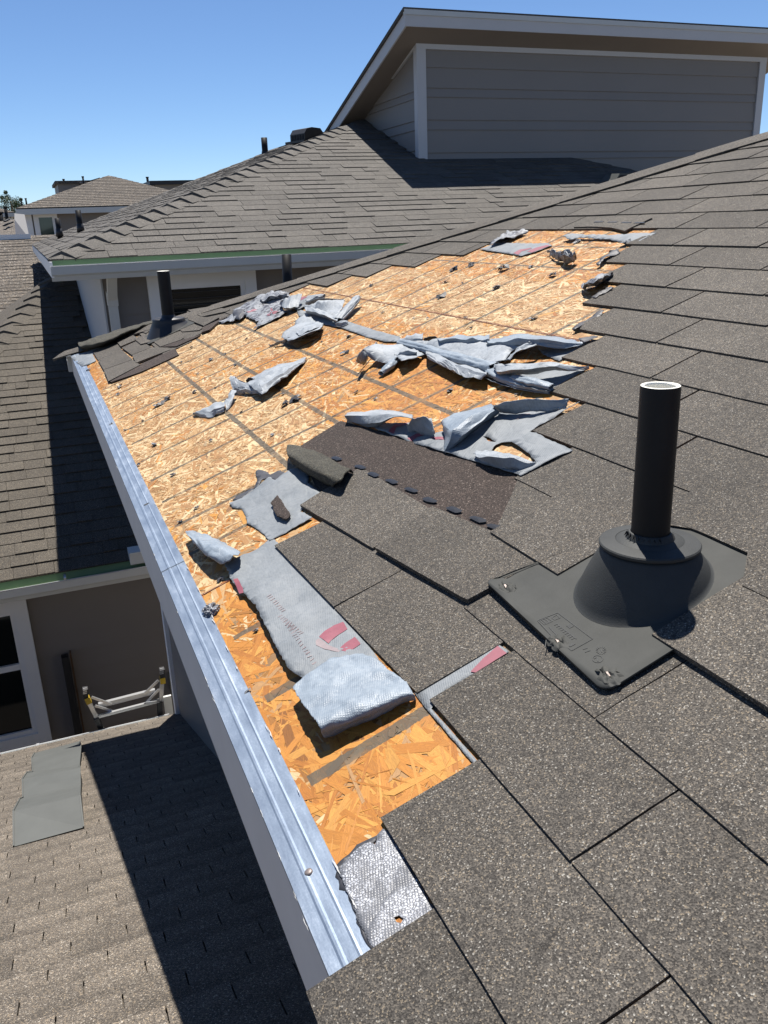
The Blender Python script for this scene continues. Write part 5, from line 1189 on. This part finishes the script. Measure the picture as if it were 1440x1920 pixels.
# left of hip line rejected by clip:  x >= hx(y)
tile(recs, FW, 3.3, 8.2, (ytop-LY)/cL, [((-1, kk*cL), 0-(-6+.43+ (10.51-LY)*kk+0)*1.0*-1*-1 if False else (-(-.43+(LY-10.51)*kk+6)))], lambda s, t: (s-6 > .40 and LY+t*cL > 7.6) or s < 3.2, widths=(.12, .17, .24, .31), thick=(.009, .016), mats=(M_SHL,), t0=-.03)
emit(recs, wroof, 'shingle', 290, lambda x, y: behind_hip(x, y) or (y > 660 and x > 127+(y-660)*.44))
hipcap(wroof, (hx(8.5), 8.5, LZ+(8.5-LY)*tL), (hx(ytop), ytop, LZ+(ytop-LY)*tL), (-1, .3, -.3), (.9, -.45, -.2), M_SHL, step=.24, wid=.16, hb=.026)
wl = MB(); wl.box(-6, 2.2, 6.86, 7.4, -5.6, LZ-.05); ww = wl.build('wall', M_WALL, wing)
planks(ww, (-6, 6.86, 0), (1, 0, 0), 8.2, [LZ-.10-.19*i for i in range(20)], (0, -1, 0), M_WALL)
m = MB(); m.box(-6, 2.2, LY-.0, 6.86, LZ-.125, LZ-.11); m.build('soffit', M_SOFF, wing)
gp2 = [(a-7.3+LY, b2-NZ+LZ) for a, b2 in gp]
m = MB(); m.prof([Vector((0, a, b2)) for a, b2 in gp2], Vector((1, 0, 0)), -6, 2.2); m.build('gutter', M_GUTW, wing)
m = MB(); m.box(-6, 2.2, LY-.1235, LY-.1165, LZ-.0465, LZ-.0415); m.build('gutter_lip', M_LIP, wing)
m = MB(); m.prof([Vector((0, a-7.3+LY, b2-NZ+LZ-.012)) for a, b2 in ((7.335, .5505), (7.285, .5385), (7.262, .490), (7.262, .484), (7.292, .534), (7.335, .546))], Vector((1, 0, 0)), -6, 2.2); m.build('green_flashing', M_GREEN, wing)
for px in (118,):
    a = onY(px, 1062, LY-.12); m = MB(); m.bar((a.x, LY-.125, LZ-.038), (a.x, LY-.02, LZ-.030), .018, .004); m.bar((a.x, LY-.118, LZ-.042), (a.x, LY-.118, LZ-.022), .018, .012); m.build('gutter_hanger', M_LIP, wing)
a = onY(241, 1030, LY-.1); m = MB(); m.box(a.x, a.x+.9, LY-.10, LY+.05, LZ-.02, LZ+.075); m.build('gutter_end', M_GUTW, wing)
xa = onY(95, 1370, 6.83).x; zb = onY(95, 1385, 6.83).z; zt2 = onY(45, 1118, 6.83).z; zsp = onY(30, 1250, 6.83).z
window(wing, xa-1.05, xa, zb, zt2, 6.825, .095, zsp, M_GLASSD)
a = onY(122, 1236, 6.72); b2 = onY(143, 1400, 6.72)
m = MB(); m.bar((a.x, 6.78, a.z), (a.x, 6.78, -5.6), .055, .07); m.build('downspout', M_BLK, wing)
m = MB(); m.bar((a.x+.045, 6.80, a.z+.02), (a.x+.045, 6.80, -5.6), .012, .05); m.build('rusty_strap', M_RUST, wing)
m = MB(); a = onY(332, 1281, 6.78); m.box(a.x-.06, a.x+.06, 6.74, 6.84, a.z-.09, a.z+.09); o = m.build('meter_box', M_BOX, wing); m = MB(); m.box(a.x-.04, a.x+.04, 6.735, 6.741, a.z-.06, a.z+.06); m.build('meter_cover', M_BOX, o)

# ------------------------------------------------------------------ porch roof below the eave, with gutter, vent cover and ladder
PY, PZ = 5.49, -2.55; PP = R(22.5); cP, sP = math.cos(PP), math.sin(PP)
porch = empty('porch', (-1.5, 3.5, -5.6), 'low porch roof of tan grey shingles beside the house, crossed by the eave shadow', 'porch')
PN = Vector((0, sP, cP)); FP = frame((.36, PY, PZ), (-1, 0, 0), (0, -cP, sP))
def pp(x, y, h=0): return onP(x, y, Vector((0, PY, PZ))+PN*h, PN)
def pst(x, y): p = pp(x, y); return .36-p.x, (PY-p.y)/cP
rd = MB(); L_ = 7.4; vs = [FP @ Vector(q) for q in ((0, 0, -.008), (4.5, 0, -.008), (4.5, L_, -.008), (0, L_, -.008), (0, 0, -.05), (4.5, 0, -.05), (4.5, L_, -.05), (0, L_, -.05))]
rd.add(vs, [(0, 1, 2, 3), (7, 6, 5, 4), (0, 4, 5, 1), (1, 5, 6, 2), (2, 6, 7, 3), (3, 7, 4, 0)]); proof = rd.build('roof', M_SHP, porch)
recs = []
# courses of joined tabs: each tab is a piece, the narrow slit between two tabs reaches only part of the exposure
def tab_mesh(w_, ex, hb, gap, depth):
    mb = MB(); top = lambda t: .003+(hb-.003)*max(0, 1-t/ex)
    o = [(0, depth), (gap, depth), (gap, 0), (w_, 0), (w_, ex+.012), (0, ex+.012)]
    n = len(o); mb.add([(s, t, top(t)) for s, t in o]+[(s, t, -.001) for s, t in o], [(0, 1, 4, 5), (1, 2, 3, 4)]+[(i, n+i, n+(i+1) % n, (i+1) % n) for i in range(n)])
    return mb
tabs = {}; cnt = 0; rest = MB()
PE, PW = .143, .148
cand = []
row = 0
while row*PE < 6.0:
    t = row*PE-.02; off = (row*.41 % 1)*PW+random.uniform(-.01, .01)
    for k in range(-1, 27):
        s = k*PW+off
        q = proj(FP @ Vector((s+PW/2, t+PE/2, 0)))
        if q is None: continue
        vis = -30 < q[0] < 620 and 1330 < q[1] < 1960
        q2 = proj(FP @ Vector((s+PW/2, t+PE*1.5, 0))); ar = abs(q2[1]-q[1]) if q2 else 0
        cand.append((ar if vis else 0, s, t))
    row += 1
cand.sort(key=lambda c: -c[0])
TM = [tab_mesh(PW+.0005, PE, hb, .0044, PE*.60) for hb in (.005, .0075)]
TMM = [m.mesh('shingle', M_SHP) for m in TM]
for i, (ar, s, t) in enumerate(cand):
    if s+PW < -.0 : continue
    j = i % 2
    if i < 290 and ar > 0:
        o = link('shingle', TMM[j], proof); o.matrix_basis = FP @ Matrix.Translation((s, t, random.random()*.001))
    elif s < 4.4:
        rest.add([FP @ Vector((v[0]+s, v[1]+t, v[2])) for v in TM[j].v], TM[j].f)
o = rest.build('shingle_field', M_SHP, proof); o['kind'] = 'stuff'
gp3 = [(2*7.3-a-7.3+PY, b2-NZ+PZ-.012) for a, b2 in gp]
m = MB(); m.prof([Vector((0, a, b2)) for a, b2 in gp3], Vector((1, 0, 0)), -4.2, .30); m.build('gutter', M_GUT, porch)
m = MB(); m.box(-4.2, .30, PY+.1130, PY+.1225, PZ-.058, PZ-.050); m.build('gutter_lip', M_LIP, porch)
a = onY(72, 1407, PY+.06); m = MB(); m.bar((a.x, PY-.01, PZ-.024), (a.x, PY+.12, PZ-.046), .02, .006); m.build('gutter_hanger', M_LIP, porch)
wl = MB(); wl.box(-4, .35, -1.5, PY-.3, -5.6, PZ-.08); wl.build('wall', M_WALL, porch)
# pale return panel beside the house corner
a = onY(306, 1312, PY+.30); b2 = onY(350, 1330, PY+.30); m = MB(); m.box(a.x, .345, PY+.28, PY+.30, b2.z-.06, a.z+.03); m.build('return_panel', M_GUTW, porch)
# stepped vent cover
vc = empty('roof_vent', pp(90, 1560), 'grey stepped metal vent cover on the sunlit porch shingles', 'roof vent')
CV = lambda x, y, h=0: pp(x/8.0, 1380+y/8.0, h)
steps = [[(520, 265, .02), (1205, 75, .03), (1195, 440, .055), (475, 620, .050)], [(400, 545, .03), (1195, 440, .056), (1200, 880, .065), (340, 1060, .060)], [(270, 965, .03), (1200, 880, .066), (1250, 1370, .012), (205, 1665, .010)]]
prevb = None
mb = MB()
prof_ = [((520, 255, .012), (1200, 75, .012)), ((475, 330, .045), (1215, 170, .055)), ((490, 540, .030), (1190, 440, .034)), ((405, 548, .032), (1190, 445, .036)), ((335, 650, .080), (1200, 480, .085)), ((345, 925, .044), (1205, 730, .048)), ((300, 945, .046), (1205, 740, .050)), ((200, 1130, .098), (1200, 890, .105)), ((205, 1660, .008), (1255, 1370, .010))]
L3 = [CV(*p[0]) for p in prof_]; R3 = [CV(*p[1]) for p in prof_]
for i in range(len(prof_)-1):
    mb.add([L3[i], R3[i], R3[i+1], L3[i+1]], [(0, 1, 2, 3)])
for S in (L3, R3):
    for i in range(len(S)-1):
        dn = lambda p: p-PN*(PN.dot(p-Vector((0, PY, PZ)))-.004)
        mb.add([S[i], S[i+1], dn(S[i+1]), dn(S[i])], [(0, 1, 2, 3)])
o = mb.build('cover', M_VENTG, vc)
mb = MB()
for S in (L3, R3):
    for i in range(len(S)-1): mb.bar(S[i]+PN*.002, S[i+1]+PN*.002, .006, .006)
mb.build('folded_edge', M_VENTG, vc)
# ladder leaning at the porch gutter
YL = PY+.17
lad = empty('ladder', (onY(*cp('L', 640, 800), YL).x, 6.5, -5.6), 'aluminium ladder with yellow and black stand-off feet leaning behind the porch gutter', 'ladder')
LP = lambda x, y, dy=0: onY(*cp('L', x, y), YL+dy)
def lbar(name, a, b2, wd, ht, mat, dy=0):
    m = MB(); m.bar(LP(*a, dy), LP(*b2, dy), wd, ht); return m.build(name, mat, lad)
lbar('standoff_arm', (200, 480), (310, 690), .028, .030, M_ALU); lbar('standoff_arm', (1043, 270), (1030, 500), .028, .030, M_ALU)
lbar('cross_bar', (300, 685), (1045, 492), .024, .020, M_ALU); lbar('cross_bar', (330, 555), (965, 392), .030, .034, M_ALU, .05)
for a, b2 in (((250, 462), (470, 542)), ((290, 560), (490, 618)), ((1000, 275), (845, 425)), ((1010, 375), (860, 525))): lbar('brace', a, b2, .014, .016, M_ALU, .02)
for (x, y) in ((180, 412), (1043, 190)):
    f_ = lbar('rubber_foot', (x-2, y-50), (x+8, y+52), .034, .050, M_BLK)
    for k in range(4):
        m = MB(); a = LP(x-4, y-46+k*18, -.027); m.bar(a-Vector((.013, 0, 0)), a+Vector((.013, 0, 0)), .006, .007); m.build('tread', M_ALU, f_)
lbar('bracket', (195, 462), (225, 525), .036, .042, M_YEL, -.01); lbar('bracket', (1046, 240), (1052, 300), .036, .042, M_YEL, -.01)
for (x, y, x2, y2) in ((300, 690, 365, 830), (1015, 505, 1020, 655)):
    a = LP(x, y); b2 = LP(x2, y2); m = MB(); foot = Vector((b2.x, 6.55, -5.6)); m.bar(a, b2, .034, .05); m.bar(b2, foot, .034, .05); m.build('rail', M_BLK, lad)
a = LP(365, 830); b2 = LP(1020, 655)
for k in range(1, 9):
    f = k/9; p = a.lerp(Vector((a.x, 6.55, -5.6)), f); q = b2.lerp(Vector((b2.x, 6.55, -5.6)), f); m = MB(); m.bar(p, q, .03, .03); m.build('rung', M_ALU, lad)

# ------------------------------------------------------------------ farther roofs and houses
def hip_house(name, x0, x1, y0, y1, ze, tanp, label, zg=-5.6, wallm=M_WALL, over=.35, roofm=M_FARSH):
    e = empty(name, ((x0+x1)/2, (y0+y1)/2, zg), label, 'house')
    run = min(x1-x0, y1-y0)/2; zr_ = ze+run*tanp; m = MB()
    if x1-x0 >= y1-y0: a, b2 = (x0+run, (y0+y1)/2, zr_), (x1-run, (y0+y1)/2, zr_)
    else: a, b2 = ((x0+x1)/2, y0+run, zr_), ((x0+x1)/2, y1-run, zr_)
    c = [(x0, y0, ze), (x1, y0, ze), (x1, y1, ze), (x0, y1, ze)]
    if x1-x0 >= y1-y0: m.add(c+[a, b2], [(0, 1, 5, 4), (1, 2, 5), (2, 3, 4, 5), (3, 0, 4)])
    else: m.add(c+[a, b2], [(0, 1, 4), (1, 2, 5, 4), (2, 3, 5), (3, 0, 4, 5)])
    r_ = m.build('roof', roofm, e)
    # visible front courses as thin proud strips
    m = MB(); k = 0; ex = .143*math.cos(math.atan(tanp))
    rows = int(run/ex)
    for k in range(rows):
        d = k*ex; m.add([(x0+d, y0+d-.004, ze+d*tanp+.012), (x1-d, y0+d-.004, ze+d*tanp+.012), (x1-d-ex, y0+d+ex, ze+(d+ex)*tanp+.003), (x0+d+ex, y0+d+ex, ze+(d+ex)*tanp+.003), (x0+d, y0+d-.004, ze+d*tanp-.004), (x1-d, y0+d-.004, ze+d*tanp-.004)], [(0, 1, 2, 3), (4, 5, 1, 0)])
    o = m.build('shingle_course', roofm, r_); o['kind'] = 'stuff'
    m = MB(); m.box(x0+over, x1-over, y0+over, y1-over, zg, ze-.12); m.build('wall', wallm, e)
    m = MB(); m.box(x0-.02, x1+.02, y0-.02, y0+.0, ze-.16, ze-.02); m.box(x0-.02, x0, y0, y1, ze-.16, ze-.02); m.build('fascia', M_GUTW, e)
    m = MB(); m.box(x0, x1, y0, y1, ze-.15, ze-.12); m.build('soffit', M_SOFF, e)
    return e
tanF = math.tan(R(20))
# long roof just behind the wing
f0 = onY(20, 448, 19.6)
fr_ = empty('house', (-3, 17, -5.6), 'house with fine coursed tan roof topped by a pale ridge trim behind the wing', 'house')
m = MB(); xL, xR = -6, 1.2; yA, zA, yB = 13.0, f0.z-(19.6-13.0)*tanF, 19.6
m.add([(xL, yA, zA), (xR, yA, zA), (xR, yB, f0.z), (xL, yB, f0.z)], [(0, 1, 2, 3)]); r_ = m.build('roof', M_FARSH, fr_)
FF = frame((xL, yA, zA), (1, 0, 0), (0, math.cos(R(20)), math.sin(R(20)))); recs = []
tile(recs, FF, 0, xR-xL, (yB-yA)/math.cos(R(20)), [((1, 0), xR-xL)], widths=(.2, .3, .42, .6), thick=(.009, .014), mats=(M_FARSH,))
emit(recs, r_, 'shingle', 200, lambda x, y: x > 100 or y < 445)
m = MB(); m.box(xL, onY(58, 448, 19.6).x, yB-.05, yB+.1, f0.z-.01, f0.z+.085); m.build('ridge_trim', M_TRIM, fr_)
m = MB(); m.box(xL+.3, xR-.3, yA+.3, yB, -5.6, zA-.1); m.build('wall', M_WALL, fr_)
# house with the teal window
GY = 25.0; gl = onY(30, 391, GY); gz = gl.z; gx0 = gl.x
ap = onY(200, 331, GY+3.2); 
gh = hip_house('house', gx0, gx0+2*(ap.x-gx0)*1.0, GY, GY+2*(ap.x-gx0)*1.15, gz, (ap.z-gz)/(ap.x-gx0), 'far beige house with a hip roof and a teal window at the left edge')
xa, xb = onY(64, 420, GY+.35).x, onY(109, 420, GY+.35).x; za, zb = onY(80, 438, GY+.35).z, onY(80, 398, GY+.35).z
window(gh, xa, xb, za-.3, zb, GY+.33, .09, None, M_GLASS)
m = MB(); p = onY(50, 400, GY+.33); m.box(p.x-.06, p.x+.1, GY+.28, GY+.36, -5.6, gz-.13); m.build('corner_board', M_TRIM, gh)
e = empty('roof_vent', onY(202, 337, GY+2.6), 'small square vent just below the peak of the far hip roof', 'roof vent')
p = onY(202, 336, GY+2.7); m = MB(); m.box(p.x-.14, p.x+.14, p.y-.1, p.y+.25, p.z-.07, p.z+.04); m.build('hood', M_VENTG, e); m = MB(); m.box(p.x-.12, p.x+.12, p.y-.104, p.y-.1, p.z-.06, p.z-.01); m.build('opening', M_DARK, e)
# block and roofs behind it
bx = onY(108, 345, 34.0); bx2 = onY(190, 345, 34.0)
bl = empty('building', (bx.x+1, 35, -5.6), 'plain beige clerestory block rising behind the far hip roof', 'building')
m = MB(); m.box(bx.x, bx2.x, 34, 37, -5.6, bx.z); m.build('wall', M_WALL, bl); m = MB(); m.box(bx.x-.08, bx2.x+.08, 33.9, 37.1, bx.z, bx.z+.1); m.build('roof', M_FARSH, bl)
p = onY(160, 338, 33.0); e = empty('building', (p.x, 34, -5.6), 'dark low roof edge peeking over the far hip roof', 'building'); m = MB(); m.box(p.x-.15, p.x+.45, 33, 34, -5.6, p.z-.05); m.build('wall', M_WALL, e); m = MB(); m.add([(p.x-.2, 32.9, p.z-.1), (p.x+.5, 32.9, p.z+.08), (p.x+.5, 34.2, p.z+.02), (p.x-.2, 34.2, p.z-.16)], [(0, 1, 2, 3)]); m.build('roof', M_BLK, e)
p = onY(255, 342, 36.0); p2 = onY(310, 342, 36.0)
hip_house('house', p.x-2.2, p2.x+1.5, 36, 41, p.z-.75, .3, 'far tan roof with a vent pipe right of the far hip roof')
p = onY(290, 341, 33.0); p2 = onY(345, 341, 33.0); e = empty('building', (p.x, 34, -5.6), 'flat dark roofed block on the skyline beside the neighbouring hip', 'building')
m = MB(); m.box(p.x, p2.x+1, 33, 36, -5.6, p.z-.1); m.build('wall', M_WALL, e); m = MB(); m.box(p.x-.2, p2.x+1.2, 32.8, 36.2, p.z-.1, p.z+.03); m.build('roof', M_BLK, e)
for (a, b2, Y, r, lab) in (((120, 345), (119, 336), 34.2, .035, 'tiny vent pipe on the far beige block'), ((157, 343), (155, 331), 30.5, .03, 'thin vent pipe left of the far roof peak'), ((277, 340), (276, 332), 38.5, .05, 'tiny vent pipe on the far tan roof'), ((41, 383), (40, 378), 40, .03, 'short pipe beside the distant tree'), ((50, 382), (48, 372), 40, .035, 'taller thin pipe beside the distant tree'),
                           ((12, 408), (10, 388), 30, .05, 'dark vent pipe in front of the far left house'), ((3, 430), (0, 398), 24, .06, 'dark vent pipe cut by the left picture edge')):
    q0 = onY(*a, Y); q1 = onY(*b2, Y); e = empty('vent_pipe', q0, lab, 'vent pipe'); m = MB(); m.tube([q0-Vector((0, 0, .3)), q1], (r, r), 10); m.build('pipe', M_PIPE, e, True); m = MB(); m.tube([q1-Vector((0, 0, .03)), q1+Vector((0, 0, .01))], (r*1.3, r*1.3), 10); m.build('cap', M_PIPE, e, True)
# houses at the far left edge
p = onY(28, 398, 38.0); fh = hip_house('house', p.x-7, p.x, 38, 43, p.z, .33, 'distant tan house with small windows at the left picture edge')
xa, xb = onY(4, 405, 38.3).x, onY(13, 405, 38.3).x; window(fh, xa, xb, onY(8, 412, 38.3).z, onY(8, 401, 38.3).z, 38.33, .06, None, M_GLASSD)
xa, xb = onY(15, 405, 38.3).x, onY(24, 405, 38.3).x; window(fh, xa, xb, onY(18, 412, 38.3).z, onY(18, 401, 38.3).z, 38.33, .06, None, M_GLASS)
# mid roof at the left edge, shade on its right slope put into the near-black colour
p0 = onY(28, 408, 24.5)
e = empty('house', (p0.x-3, 24, -5.6), 'small tan roof slope with two dark slots at the left picture edge', 'house')
a0 = onY(0, 448, 21.0); a1 = onY(30, 448, 21.0); t1_ = onY(27, 411, 23.5); t0_ = onY(-30, 436, 23.5)
m = MB(); m.add([(a0.x-3, 21, a0.z), (a1.x, 21, a1.z), t1_, (t0_.x-1.5, t0_.y, t0_.z-.5)], [(0, 1, 2, 3)]); r_ = m.build('roof', M_FARSH, e)
q1 = onY(56, 449, 22.0); q2 = onY(46, 402, 24.0); q3 = onY(27, 400, 24.0); m = MB(); m.add([(a1.x, 21, a1.z), q1, q2, q3, t1_], [(0, 1, 2, 3, 4)]); m.build('roof_slope', M_TARSHADE, e)
m = MB(); m.box(a0.x-2.5, a1.x-.05, 21.4, 24, -5.6, a0.z-.1); m.build('wall', M_WALL, e)
for (xa_, ya_, xb_, yb_) in ((7, 425, 24, 418), (9, 417, 17, 413)):
    q0 = onY(xa_, ya_, 22.2); q1 = onY(xb_, yb_, 22.6); m = MB(); m.bar(q0+Vector((0, -.02, .02)), q1+Vector((0, -.02, .02)), .05, .03); m.build('slot', M_DARK, r_)
# distant tree
tc_ = onY(22, 392, 62); tr = empty('tree', (tc_.x, 62, -5.6), 'green leafy tree top above the distant roofs', 'tree')
m = MB(); m.tube([(tc_.x, 62, -5.6), (tc_.x+.05, 62, tc_.z-.8), (tc_.x, 62, tc_.z+.5)], (.18, .12, .04), 10); m.build('trunk', M_BARK, tr, True)
m = MB(); rr = random.Random(3)
cl_ = [(Vector((rr.uniform(-.75, .8), rr.uniform(-.6, .6), rr.uniform(-1.0, .75))), rr.uniform(.24, .40)) for _ in range(30)]
cl_ = [(c, r) for c, r in cl_ if c.z < .9-abs(c.x)*.9]+[(Vector((-.2, 0, 1.0)), .13), (Vector((-.45, 0, .7)), .13), (Vector((.62, 0, .55)), .11), (Vector((-.1, .1, .7)), .2)]
for c, r in cl_:
    for k in range(170):
        d = Vector((rr.gauss(0, 1), rr.gauss(0, 1), rr.gauss(0, 1))).normalized()*r*rr.random()**.4; p = tc_+c+d; s_ = rr.uniform(.03, .06)
        u1 = Vector((rr.gauss(0, 1), rr.gauss(0, 1), rr.gauss(0, 1))).normalized(); u2 = u1.cross(Vector((rr.gauss(0, 1), rr.gauss(0, 1), 1))).normalized()
        m.add([p+u1*s_, p+u2*s_*.5, p-u1*s_, p-u2*s_*.5], [(0, 1, 2, 3)])
m.build('crown', M_LEAF, tr)
